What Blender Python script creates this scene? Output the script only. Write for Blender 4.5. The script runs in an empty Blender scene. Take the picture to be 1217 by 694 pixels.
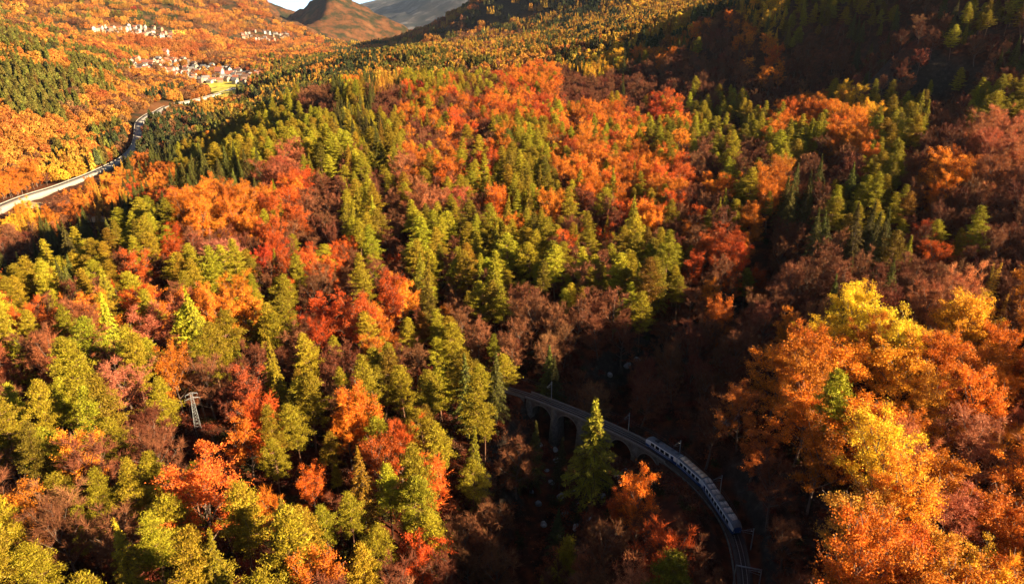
import bpy, math, random
import numpy as np
from mathutils import Vector, Matrix

# ------------------------------------------------------------------ camera, light, exposure
S = bpy.context.scene
COL = S.collection
FPX, CX, CY, PITCH, CZ = 812.0, 608.5, 347.0, math.radians(22.0), 115.0
cp, sp = math.cos(PITCH), math.sin(PITCH)
cam_d = bpy.data.cameras.new('camera'); cam = bpy.data.objects.new('camera', cam_d); COL.objects.link(cam)
cam_d.sensor_width = 36; cam_d.lens = 36 * FPX / 1217.0
cam_d.clip_start = 1; cam_d.clip_end = 60000
cam.location = (0, 0, CZ); cam.rotation_euler = (math.pi / 2 - PITCH, 0, 0)
S.camera = cam

SUN_EL, SUN_AZ = math.radians(21), math.radians(114)      # azimuth clockwise from the view direction (+Y)
W = bpy.data.worlds.new('World'); S.world = W; W.use_nodes = True
nt = W.node_tree; bg = nt.nodes['Background']
sky = nt.nodes.new('ShaderNodeTexSky'); sky.sky_type = 'NISHITA'; sky.sun_disc = False
sky.sun_elevation = SUN_EL; sky.sun_rotation = SUN_AZ; sky.altitude = 1500; sky.air_density = 0.35; sky.dust_density = 0.2; sky.ozone_density = 0.6
nt.links.new(sky.outputs[0], bg.inputs[0]); bg.inputs[1].default_value = 0.05
sd = bpy.data.lights.new('sun', 'SUN'); sun = bpy.data.objects.new('sun', sd); COL.objects.link(sun)
sd.energy = 5.0; sd.angle = math.radians(0.5); sd.color = (1.0, 0.78, 0.49)
to_sun = Vector((math.sin(SUN_AZ) * math.cos(SUN_EL), math.cos(SUN_AZ) * math.cos(SUN_EL), math.sin(SUN_EL)))
sun.rotation_euler = to_sun.to_track_quat('Z', 'Y').to_euler(); sun.location = to_sun * 500
S.view_settings.view_transform = 'Standard'; S.view_settings.look = 'None'
S.view_settings.exposure = 2.2; S.view_settings.gamma = 1
S.cycles.max_bounces = 4; S.cycles.diffuse_bounces = 1; S.cycles.glossy_bounces = 2
S.cycles.transmission_bounces = 2; S.cycles.transparent_max_bounces = 4; S.cycles.volume_bounces = 0

# ------------------------------------------------------------------ pixel geometry
def ray(px, py):
    X = (px - CX) / FPX; Y = (CY - py) / FPX
    d = (X, cp + Y * sp, Y * cp - sp)
    hor = math.hypot(d[0], d[1])
    return math.atan2(d[0], d[1]), d[2] / hor            # azimuth, tangent of elevation
def project(x, y, z):
    z = z - CZ
    f = y * cp - z * sp; u = y * sp + z * cp
    return CX + FPX * x / f, CY - FPX * u / f

# ------------------------------------------------------------------ terrain
def _hash(ix, iy, s):
    h = (ix.astype(np.int64) * 374761393 + iy.astype(np.int64) * 668265263 + s * 1442695041) & 0xFFFFFFFF
    h = ((h ^ (h >> 13)) * 1274126177) & 0xFFFFFFFF
    return ((h ^ (h >> 16)) & 0xFFFF) / 65535.0
def vnoise(x, y, s=0):
    ix = np.floor(x); iy = np.floor(y); fx = x - ix; fy = y - iy
    fx = fx * fx * (3 - 2 * fx); fy = fy * fy * (3 - 2 * fy)
    a = _hash(ix, iy, s); b = _hash(ix + 1, iy, s); c = _hash(ix, iy + 1, s); d = _hash(ix + 1, iy + 1, s)
    return (a + (b - a) * fx) * (1 - fy) + (c + (d - c) * fx) * fy - 0.5
def fbm(x, y, o=4, s=0):
    t = 0; a = 1.0
    for k in range(o):
        t = t + a * vnoise(x, y, s + k * 17); x = x * 2.03 + 11.3; y = y * 2.03 - 7.1; a *= 0.5
    return t
TH = 17.0   # typical canopy height
# (pixel x, pixel y, horizontal distance, canopy?) seen on the photograph, and hidden points (az deg, distance, z relative to camera)
PTS = []
def C(px, py, r, canopy=1):
    a, t = ray(px, py); PTS.append((a, math.log(r), t - canopy * TH / r))
def Hd(azd, r, z):
    PTS.append((math.radians(azd), math.log(r), z / r))
# near plateau, left
C(0,694,140); C(150,694,122); C(300,694,114); C(450,694,112)
C(0,600,165); C(200,600,147); C(400,600,135); C(540,600,138)
C(0,500,205); C(200,500,185); C(400,500,176); C(560,490,176)
C(0,420,245); C(200,420,225); C(400,400,235); C(560,400,240)
C(5,365,295); C(150,345,305); C(300,330,300); C(500,320,300); C(650,300,310)
C(120,300,350); C(170,270,400); C(300,250,390); C(450,250,375); C(600,250,370)
C(230,200,480); C(350,170,560); C(500,170,540); C(650,180,500)
C(400,120,740); C(520,120,720); C(620,130,680); C(280,160,640)
C(450,85,1100); C(330,130,860); C(560,90,1050)
C(500,58,2000); C(400,70,1650); C(600,62,1500)
# centre behind the railway
C(700,400,262,0); C(700,300,315); C(800,300,318); C(700,240,385); C(800,220,430); C(850,160,600); C(760,150,640)
C(860,330,285); C(900,250,360); C(950,200,430); C(1000,170,500); C(930,150,600)
# right
C(1200,694,136); C(1050,694,112); C(980,640,118); C(1000,600,131); C(1200,560,178); C(1050,560,149); C(960,560,142); C(1000,480,175); C(930,480,178); C(1150,470,205); C(1050,390,222); C(1200,400,242)
C(1000,330,268); C(1150,330,298); C(1217,300,330); C(1100,240,370); C(1217,200,390); C(1150,160,470)
C(1217,110,550); C(1217,40,670); C(1120,110,660); C(1100,60,730); C(1217,0,720); C(1100,0,700); C(1010,115,720); Hd(29,850,15); Hd(35,860,55); Hd(41,860,30); Hd(24,950,32); Hd(45,500,-98); Hd(52,650,-88)
# the shaded hollow and its ridge
C(600,108,830); C(700,112,800); C(800,118,760); C(900,122,720)
C(620,90,950); C(700,76,1000); Hd(18,1000,22); C(800,50,1000); C(900,14,1000); C(980,-32,960); C(1080,-52,980); C(1217,-60,1000)
Hd(4,1150,-72); Hd(9,1180,-42); Hd(15,1250,0); Hd(22,1300,50); Hd(30,1100,70); Hd(40,1200,160)
C(650,62,1500); C(720,42,1550); C(800,25,1600); C(900,0,1650); Hd(22,1700,90)
C(590,48,2300); C(650,35,2200); C(720,18,2300); Hd(16,2300,70)
# steep shaded mountain on the right of the valley
C(508,54,2700,0); C(545,28,2900,0); C(575,5,3100,0); C(560,40,2600,0)
Hd(0.5,3300,100); Hd(5,3300,150); Hd(12,3200,160); Hd(25,3200,200); Hd(-2.5,4000,20); Hd(1,4200,80)
Hd(10,2600,120)
# valley floor running back, the pyramid
C(480,55,3000); C(440,59,3000); C(380,59,3000); C(350,57,3000); C(470,56,4200,0)
C(345,44,4000,0); C(390,61,3600,0); C(466,56,4400,0)
C(396,56,5600,0); C(350,48,5500,0); C(455,56,5300,0)
Hd(-13,6200,-60); Hd(-10,6200,-90); Hd(-8,6500,-180)
# far mountains
C(440,28,12000,0); C(458,18,12500,0); C(480,14,12500,0); C(505,-4,13000,0); C(540,-34,13000,0); C(600,-50,13000,0)
C(470,46,9500,0); C(500,46,9500,0); C(540,30,10500,0); C(340,30,14000,0); C(300,30,14000,0); C(380,30,14000,0); C(420,34,13000,0)
# left valley with the road
C(5,247,880,0); C(60,229,950,0); C(120,206,1080,0); C(165,174,1210,0); C(165,148,1350,0); C(190,134,1500,0); C(235,119,1700,0); C(285,104,1950,0)
C(5,300,700,0); C(60,285,760,0); C(120,245,900,0); C(200,185,1090,0); C(250,150,1250,0); C(330,115,1500,0); C(300,135,1150)

def Wp(x, y, z): PTS.append((math.atan2(x, y), math.log(math.hypot(x, y)), z / math.hypot(x, y)))
for yy in (330, 420, 510, 600): Wp(-188, yy, -113); Wp(-235, yy, -148); Wp(-300, yy, -190)
for yy in (300, 430, 560, 700): Wp(-420, yy, -196)
Wp(-190, 700, -116); Wp(-330, 730, -185); Wp(40, 146, -124); Wp(46, 118, -122); Wp(24, 172, -133); Wp(32, 100, -128); Wp(28, 150, -130); Wp(30, 186, -136)
C(230,140,1350); 
# spur left of the road
C(5,200,1080); C(60,180,1180); C(120,150,1330); C(5,130,1300); C(80,110,1450); C(150,120,1480)
C(0,52,1560); C(60,62,1580); C(120,82,1600); C(165,108,1580); C(186,132,1560)
Hd(-35,1800,-90); Hd(-32,1800,-115); Hd(-29,1800,-150); Hd(-26.5,1750,-170)
# slope with the village
C(200,90,2000); C(250,98,2000); C(200,72,2300); C(270,75,2300); C(320,80,2100); C(120,66,2050)
C(0,38,2100); C(60,50,2150); C(120,60,2150); C(330,62,2700); C(250,60,2700); C(180,45,2800); C(100,38,2700); C(300,48,3200)
C(0,8,2700); C(345,26,4300,0); C(100,18,3000); C(200,20,3300); C(280,30,3700); C(330,42,3500)
C(0,-30,3200); C(100,-25,3600); C(210,-6,4000,0); C(290,-1,4200,0); C(318,10,4300,0)
Hd(-24,5200,120); Hd(-18,5600,40); Hd(-35,4500,400)
# outside the frame
for az in (-60, -80, -110, -150, 180, 150):
    Hd(az,60,-112); Hd(az,300,-118); Hd(az,900,-150); Hd(az,4000,100); Hd(az,14000,500)
Hd(110,300,-100); Hd(110,900,-30); Hd(110,4000,300); Hd(110,14000,500)
for az in (55, 80):
    Hd(az,60,-114); Hd(az,140,-120); Hd(az,300,-112); Hd(az,600,-92); Hd(az,2000,60); Hd(az,5000,200); Hd(az,14000,500)
Hd(44,950,70); Hd(48,1080,185); Hd(55,1080,180); Hd(43,1200,150); Hd(60,800,0); Hd(48,1400,120); Hd(40,4000,220); Hd(30,8000,200); Hd(10,8000,0); Hd(20,14000,600)
Hd(-45,2000,-20); Hd(-60,2500,100); Hd(-40,9000,500); Hd(-40,14000,600); Hd(-22,9000,-20); Hd(-12,11000,-60); Hd(-16,13000,-40)
for az in (-40, -20, 0, 20, 40, 90, 130, -90, -130): Hd(az,60,-115 if az < 40 else -108)
Hd(-45,100,-113); Hd(-30,95,-113); Hd(-15,90,-115); Hd(30,95,-112); Hd(45,105,-105)
P = np.array(PTS); RC = 0.05
def _phi(a, l):
    d2 = (a[:, None] - P[None, :, 0]) ** 2 + (l[:, None] - P[None, :, 1]) ** 2
    return np.sqrt(d2 + RC * RC)
_A = _phi(P[:, 0], P[:, 1]) - 0.004 * np.eye(len(P))
_m = P[:, 2].mean()
_Wt = np.linalg.solve(_A, P[:, 2] - _m)

ZR = CZ - 130.0                                          # rail level
def at_level(px, py, z):
    a, t = ray(px, py); r = (z - CZ) / t
    return (r * math.sin(a), r * math.cos(a))
RAILPX = [(560,452),(600,460),(628,468),(660,480),(700,496),(740,514),(772,530),(800,548),(828,571),(852,597),(868,620),(879,648),(885,680),(887,710),(885,745)]
_rp = np.array([at_level(a, b, ZR) for a, b in RAILPX])
def smooth_line(p, step):
    p = np.asarray(p, float)
    out = []
    q = np.vstack([2 * p[0] - p[1], p, 2 * p[-1] - p[-2]])
    for i in range(1, len(q) - 2):
        for t in np.linspace(0, 1, 24, endpoint=False):
            a, b, c, d = q[i - 1], q[i], q[i + 1], q[i + 2]
            out.append(0.5 * ((2 * b) + (-a + c) * t + (2 * a - 5 * b + 4 * c - d) * t * t + (-a + 3 * b - 3 * c + d) * t ** 3))
    out.append(p[-1]); out = np.array(out)
    if out.shape[1] > 1:
        L = np.r_[0, np.cumsum(np.linalg.norm(np.diff(out, axis=0), axis=1))]
        s = np.arange(0, L[-1], step)
        out = np.column_stack([np.interp(s, L, out[:, k]) for k in range(out.shape[1])])
    return out
RAIL = smooth_line(_rp, 0.5)
for _ in range(60): RAIL[1:-1] = 0.25 * RAIL[:-2] + 0.5 * RAIL[1:-1] + 0.25 * RAIL[2:]
RS = np.r_[0, np.cumsum(np.linalg.norm(np.diff(RAIL, axis=0), axis=1))]
def rail_at(s):
    x = np.interp(s, RS, RAIL[:, 0]); y = np.interp(s, RS, RAIL[:, 1])
    x2 = np.interp(s + .5, RS, RAIL[:, 0]); y2 = np.interp(s + .5, RS, RAIL[:, 1])
    x1 = np.interp(s - .5, RS, RAIL[:, 0]); y1 = np.interp(s - .5, RS, RAIL[:, 1])
    return x, y, math.atan2(y2 - y1, x2 - x1)
def s_of_px(px):
    pr = [project(x, y, ZR)[0] for x, y in RAIL]
    return float(np.interp(px, pr[:int(len(pr) * .9)], RS[:int(len(pr) * .9)]))
S_V0, S_V1 = s_of_px(632), s_of_px(792)                  # viaduct span
GORGE = smooth_line([(-4, 40), (-2, 90), (2, 130), (6, 160), (12, 190), (22, 216), (62, 246), (92, 262), (120, 300), (130, 360)], 3.0)
def dist_line(x, y, line):
    best = np.full(x.shape, 1e9); idx = np.zeros(x.shape, int)
    for k in range(len(line)):
        d = (x - line[k, 0]) ** 2 + (y - line[k, 1]) ** 2
        m = d < best; best[m] = d[m]; idx[m] = k
    return np.sqrt(best), idx
def sstep(a, b, x):
    t = np.clip((x - a) / (b - a), 0, 1); return t * t * (3 - 2 * t)
def ground(x, y):
    x = np.atleast_1d(np.asarray(x, float)).ravel(); y = np.atleast_1d(np.asarray(y, float)).ravel()
    r = np.maximum(np.hypot(x, y), 12.0); a = np.arctan2(x, y); l = np.log(r)
    h = np.empty_like(r)
    for i in range(0, len(r), 20000):
        h[i:i + 20000] = _phi(a[i:i + 20000], np.maximum(l[i:i + 20000], math.log(50))) @ _Wt + _m
    z = h * r
    near = r < 50
    z[near] = (h * 50)[near]
    # relief
    z += fbm(x / 45, y / 45, 4, 3) * np.clip(r / 60, 1, 5) * 1.3
    k = sstep(1300, 3500, r)
    rid = np.abs(fbm(x / 520, y / 520, 4, 9))
    kf = sstep(7800, 9500, r)
    z += k * (1 - kf) * (0.12 - rid) * np.clip(r / 3000, .3, 1.2) * 110
    ridf = np.abs(fbm(x / 1900 + .3 * vnoise(x / 800, y / 800, 4), y / 1900, 5, 31))
    z += kf * (0.16 - ridf) * 300
    # the steep shaded mountain that closes the valley on the right
    ma, mt_ = ray(507, 56); x5 = 2900 * math.sin(ma); y5 = 2900 * math.cos(ma)
    zd = mt_ * 2900 + .80 * (x - x5) - 1.1 * np.maximum(0, 2750 - y) - .9 * np.maximum(0, y - 3700) + 22 * fbm(x / 160, y / 160, 4, 81)
    z = np.where(r > 2200, np.maximum(z, np.minimum(zd, 190)), z)
    # the pyramid-shaped mountain
    pa, pt = ray(397, -15); pr = 5400.0
    px_, py_ = pr * math.sin(pa), pr * math.cos(pa)
    u = (x - px_) * math.cos(pa) - (y - py_) * math.sin(pa); w = (x - px_) * math.sin(pa) + (y - py_) * math.cos(pa)
    u = u + 85 * fbm(x / 260, y / 260, 4, 61); w = w + 85 * fbm(x / 260, y / 260, 4, 67)
    q = np.maximum.reduce([-.76 * u - .24 * w, .36 * u - .58 * w, .60 * u + .05 * w, .7 * w])
    z = np.maximum(z, pt * pr - q + 26 * fbm(x / 120, y / 120, 4, 71))
    g = np.where(r < 450)[0]
    if len(g):
        d, _ = dist_line(x[g], y[g], GORGE)
        d = d + 5 * fbm(x[g] / 17, y[g] / 17, 3, 5)
        fade = 1 - sstep(290, 350, y[g])
        floor = -146.0 - 4 * (1 - sstep(0, 200, y[g])) + 10 * sstep(230, 330, y[g])
        k = 1 - sstep(3, 20, d); k = np.clip(k, 0, 1) ** 0.8 * fade
        zz = z[g] * (1 - k) + np.minimum(floor, z[g]) * k
        # railway bench
        m = np.where((np.abs(x[g] - 45) < 110) & (np.abs(y[g] - 165) < 110))[0]
        if len(m):
            dr, ix = dist_line(x[g][m], y[g][m], RAIL[::4]); s = RS[::4][np.minimum(ix, len(RS[::4]) - 1)]
            on = 1 - sstep(S_V0 - 3, S_V0 + 1, s) * (1 - sstep(S_V1 - 1, S_V1 + 3, s))
            kk = (1 - sstep(2.7, 16, dr)) * on
            zz[m] = zz[m] * (1 - kk) + (-130.75) * kk
            off = 1 - on; lim = -130.75 - 6 + np.maximum(dr - 5, 0) * 1.1
            zz[m] = np.where(off > .5, np.minimum(zz[m], lim), np.minimum(zz[m], -130.75 + np.maximum(dr - 3.2, 0) * 1.15))
        z[g] = zz
    return z + CZ
def ground1(x, y): return float(ground([x], [y])[0])
def hit(px, py, lift=0.0, r0=60, r1=9000):
    """first point of the terrain (raised by lift) along the ray through a pixel"""
    a, t = ray(px, py); r = np.exp(np.linspace(math.log(r0), math.log(r1), 900))
    z = ground(r * math.sin(a), r * math.cos(a)) + lift
    k = np.where(z - (CZ + t * r) > 0)[0]
    rr = r[k[0]] if len(k) else r1
    return rr * math.sin(a), rr * math.cos(a), rr

# ------------------------------------------------------------------ helpers
def new_mesh(name, v, f, mats=(), mi=None, smooth=False):
    me = bpy.data.meshes.new(name)
    v = np.asarray(v, np.float32); 
    if isinstance(f, np.ndarray):
        n, k = f.shape
        me.vertices.add(len(v)); me.vertices.foreach_set('co', v.ravel())
        me.loops.add(n * k); me.loops.foreach_set('vertex_index', f.astype(np.int32).ravel())
        me.polygons.add(n); me.polygons.foreach_set('loop_start', np.arange(0, n * k, k, dtype=np.int32))
        me.polygons.foreach_set('loop_total', np.full(n, k, np.int32))
        me.update(calc_edges=True)
    else:
        me.from_pydata(v.tolist(), [], f)
    for m in mats: me.materials.append(m)
    if mi is not None: me.polygons.foreach_set('material_index', np.asarray(mi, np.int32))
    if smooth: me.polygons.foreach_set('use_smooth', np.ones(len(me.polygons), bool))
    me.update()
    return me
def link(name, me, parent=None, loc=None, rot=None):
    o = bpy.data.objects.new(name, me); COL.objects.link(o)
    if parent is not None: o.parent = parent
    if loc is not None: o.location = loc
    if rot is not None: o.rotation_euler = rot
    return o
def tag(o, label=None, cat=None, group=None, kind=None):
    if label: o['label'] = label
    if cat: o['category'] = cat
    if group: o['group'] = group
    if kind: o['kind'] = kind
    return o
def nodes(name):
    m = bpy.data.materials.new(name); m.use_nodes = True
    t = m.node_tree; b = t.nodes['Principled BSDF']
    return m, t, b
def ramp(t, fac, stops, interp='LINEAR'):
    n = t.nodes.new('ShaderNodeValToRGB'); n.color_ramp.interpolation = interp
    e = n.color_ramp.elements
    while len(e) < len(stops): e.new(0.5)
    for k, (p, c) in enumerate(stops):
        e[k].position = p; e[k].color = (*c, 1)
    t.links.new(fac, n.inputs[0]); return n.outputs[0]
def noise(t, scale, detail=4, vec=None, rough=.55):
    n = t.nodes.new('ShaderNodeTexNoise'); n.inputs['Scale'].default_value = scale; n.inputs['Detail'].default_value = detail
    n.inputs['Roughness'].default_value = rough
    if vec is not None: t.links.new(vec, n.inputs['Vector'])
    return n.outputs[0]
def geo_pos(t): return t.nodes.new('ShaderNodeNewGeometry').outputs['Position']
def mix(t, fac, a, b, mode='MIX'):
    n = t.nodes.new('ShaderNodeMix'); n.data_type = 'RGBA'; n.blend_type = mode
    if isinstance(fac, (int, float)): n.inputs[0].default_value = fac
    else: t.links.new(fac, n.inputs[0])
    for v, i in ((a, 6), (b, 7)):
        if isinstance(v, tuple): n.inputs[i].default_value = (*v, 1)
        else: t.links.new(v, n.inputs[i])
    return n.outputs[2]
def bump(t, b, h, strength=.3, dist=.1):
    n = t.nodes.new('ShaderNodeBump'); n.inputs['Strength'].default_value = strength; n.inputs['Distance'].default_value = dist
    t.links.new(h, n.inputs['Height']); t.links.new(n.outputs[0], b.inputs['Normal'])
def simple(name, col, rough=.7, var=.25, scale=3.0, metal=0.0, bmp=0.0):
    m, t, b = nodes(name); n = noise(t, scale, 5, geo_pos(t))
    lo = tuple(c * (1 - var) for c in col); hi = tuple(min(1, c * (1 + var)) for c in col)
    t.links.new(ramp(t, n, [(.3, lo), (.7, hi)]), b.inputs['Base Color'])
    b.inputs['Roughness'].default_value = rough; b.inputs['Metallic'].default_value = metal
    if bmp: bump(t, b, n, bmp)
    return m

def ground_material():
    m, t, b = nodes('forest_floor')
    pos = geo_pos(t)
    litter = ramp(t, noise(t, .25, 6, pos), [(.3, (.022, .010, .006)), (.5, (.07, .02, .009)), (.7, (.17, .042, .014))])
    far = ramp(t, noise(t, .012, 8, pos, .7), [(.36, (.018, .020, .008)), (.45, (.04, .03, .012)), (.55, (.11, .042, .016)), (.7, (.15, .075, .03))])
    geo = t.nodes.new('ShaderNodeNewGeometry'); sepn = t.nodes.new('ShaderNodeSeparateXYZ'); t.links.new(geo.outputs['Normal'], sepn.inputs[0])
    seppos = t.nodes.new('ShaderNodeSeparateXYZ'); t.links.new(pos, seppos.inputs[0])
    dist = t.nodes.new('ShaderNodeVectorMath'); dist.operation = 'LENGTH'; t.links.new(pos, dist.inputs[0])
    mr = t.nodes.new('ShaderNodeMapRange'); t.links.new(dist.outputs['Value'], mr.inputs[0]); mr.inputs[1].default_value = 700; mr.inputs[2].default_value = 1500
    c = mix(t, mr.outputs[0], litter, far)
    # bare rock where it is steep
    rock = ramp(t, noise(t, .35, 8, pos, .7), [(.3, (.014, .010, .007)), (.55, (.045, .033, .024)), (.75, (.12, .095, .07))])
    st = t.nodes.new('ShaderNodeMapRange'); t.links.new(sepn.outputs[2], st.inputs[0])
    st.inputs[1].default_value = .74; st.inputs[2].default_value = .60
    c = mix(t, st.outputs[0], c, rock)
    # far high mountains turn to grey brown rock
    mr2 = t.nodes.new('ShaderNodeMapRange'); t.links.new(dist.outputs['Value'], mr2.inputs[0]); mr2.inputs[1].default_value = 8000; mr2.inputs[2].default_value = 10500
    rock2 = ramp(t, noise(t, .004, 8, pos, .7), [(.38, (.02, .024, .026)), (.52, (.05, .045, .045)), (.72, (.22, .20, .19))])
    c = mix(t, mr2.outputs[0], c, rock2)
    t.links.new(c, b.inputs['Base Color']); b.inputs['Roughness'].default_value = .95
    b.inputs['Specular IOR Level'].default_value = .1
    bump(t, b, noise(t, 1.1, 6, pos, .7), .5, .5)
    return m
M_GROUND = ground_material()

def build_terrain():
    fine = np.radians(np.arange(-50, 50.01, .25))
    az = np.r_[np.radians(np.arange(-180, -50, 2.5)), fine, np.radians(np.arange(52.5, 180, 2.5))]
    n = len(az)
    bands = (('ground', 15, 3800), ('mountain', 3800, 8200), ('far_mountain_range', 8200, 17000))
    R = np.exp(np.arange(math.log(15), math.log(17000), .0118))
    for b in bands:
        i0 = np.searchsorted(R, b[1]) - (1 if b[1] > 15 else 0); i1 = min(np.searchsorted(R, b[2]), len(R))
        r = R[max(i0, 0):i1]
        A, RR = np.meshgrid(az, r)
        x = (RR * np.sin(A)).ravel(); y = (RR * np.cos(A)).ravel(); z = ground(x, y)
        v = np.column_stack([x, y, z]); m = len(r)
        i, j = np.meshgrid(np.arange(m - 1), np.arange(n), indexing='ij'); j2 = (j + 1) % n
        f = np.stack([i * n + j, i * n + j2, (i + 1) * n + j2, (i + 1) * n + j], -1).reshape(-1, 4)
        f = f[:, ::-1]
        if b[0] == 'ground':
            v = np.vstack([v, [0, 0, z[:n].mean()]]); c = len(v) - 1
            cap = [(c, (k + 1) % n, k) for k in range(n)]
            me = new_mesh('ground', v, [tuple(q) for q in f.tolist()] + [(c, k, (k + 1) % n)[::-1] for k in range(n)], [M_GROUND], smooth=True)
        else:
            me = new_mesh(b[0], v, f, [M_GROUND], smooth=True)
        tag(link(b[0], me), kind='structure')
build_terrain()
# ------------------------------------------------------------------ foliage and bark materials
def foliage_material(name, trans=.35, var=.5, rough=.6, spec=.15):
    m, t, b = nodes(name)
    a = t.nodes.new('ShaderNodeAttribute'); a.attribute_type = 'INSTANCER'; a.attribute_name = 'tint'
    tc = t.nodes.new('ShaderNodeTexCoord')
    n = noise(t, .9, 3, tc.outputs['Object']); n2 = noise(t, 4.5, 2, tc.outputs['Object'])
    oi = t.nodes.new('ShaderNodeObjectInfo')
    v = ramp(t, n, [(.32, ((1 - var), (1 - var) * .80, (1 - var) * .9)), (.68, ((1 + var), (1 + var) * 1.07, 1 + var))])
    v2 = ramp(t, n2, [(.3, (.7, .74, .8)), (.7, (1.3, 1.24, 1.2))])
    c = mix(t, 1.0, a.outputs['Color'], v, 'MULTIPLY'); c = mix(t, 1.0, c, v2, 'MULTIPLY')
    t.links.new(c, b.inputs['Base Color']); b.inputs['Roughness'].default_value = rough
    b.inputs['Specular IOR Level'].default_value = spec
    if trans:
        tr = t.nodes.new('ShaderNodeBsdfTranslucent'); t.links.new(c, tr.inputs[0])
        ms = t.nodes.new('ShaderNodeMixShader'); ms.inputs[0].default_value = trans
        t.links.new(b.outputs[0], ms.inputs[1]); t.links.new(tr.outputs[0], ms.inputs[2])
        t.links.new(ms.outputs[0], t.nodes['Material Output'].inputs[0])
    return m
M_NEEDLE = foliage_material('needles', .10, .45)
M_LEAF = foliage_material('leaves', .30, .4)
M_TWIG = foliage_material('twigs', 0.0, .25, .8)
M_BARK = simple('bark', (.06, .04, .03), .9, .4, 2.0)
M_PINEBARK = simple('pine_bark', (.16, .075, .04), .9, .4, 1.5)
M_GREYBARK = simple('grey_bark', (.13, .085, .06), .9, .3, 1.2)

# ------------------------------------------------------------------ tree builders: return (trunk verts, faces), (crown verts, faces)
def tube(pts, rad, k=5):
    pts = np.asarray(pts, float); n = len(pts)
    t = np.gradient(pts, axis=0); t /= np.linalg.norm(t, axis=1)[:, None] + 1e-9
    ref = np.where(np.abs(t[:, 2:3]) > .8, [[1., 0, 0]], [[0, 0, 1.]])
    a = np.cross(t, ref); a /= np.linalg.norm(a, axis=1)[:, None]; b = np.cross(t, a)
    th = np.linspace(0, 2 * math.pi, k, endpoint=False)
    v = pts[:, None] + np.asarray(rad)[:, None, None] * (a[:, None] * np.cos(th)[None, :, None] + b[:, None] * np.sin(th)[None, :, None])
    f = [[i * k + j, i * k + (j + 1) % k, (i + 1) * k + (j + 1) % k, (i + 1) * k + j] for i in range(n - 1) for j in range(k)]
    return v.reshape(-1, 3), np.array(f)
class Geo:
    def __init__(s): s.v = []; s.f = []; s.n = 0
    def add(s, v, f):
        v = np.asarray(v, float); s.v.append(v); s.f.append(np.asarray(f) + s.n); s.n += len(v)
    def get(s): return np.vstack(s.v), np.vstack(s.f)
def blades(rng, cen, size, elong, up=.4, flat=0.0, out=None):
    """one small triangle per centre, random direction biased upwards (or along out)"""
    n = len(cen)
    d = rng.normal(size=(n, 3)); d[:, 2] += up
    if out is not None: d += out
    d[:, 2] *= (1 - flat)
    d /= np.linalg.norm(d, axis=1)[:, None] + 1e-9
    s = np.cross(d, rng.normal(size=(n, 3))); s /= np.linalg.norm(s, axis=1)[:, None] + 1e-9
    L = size * (.6 + .8 * rng.random(n)); w = L * elong
    a = cen - d * L[:, None] * .4 - s * w[:, None] * .5; b = cen - d * L[:, None] * .4 + s * w[:, None] * .5; c = cen + d * L[:, None] * .6
    v = np.stack([a, b, c], 1).reshape(-1, 3)
    return v, np.arange(3 * n).reshape(-1, 3)
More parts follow.
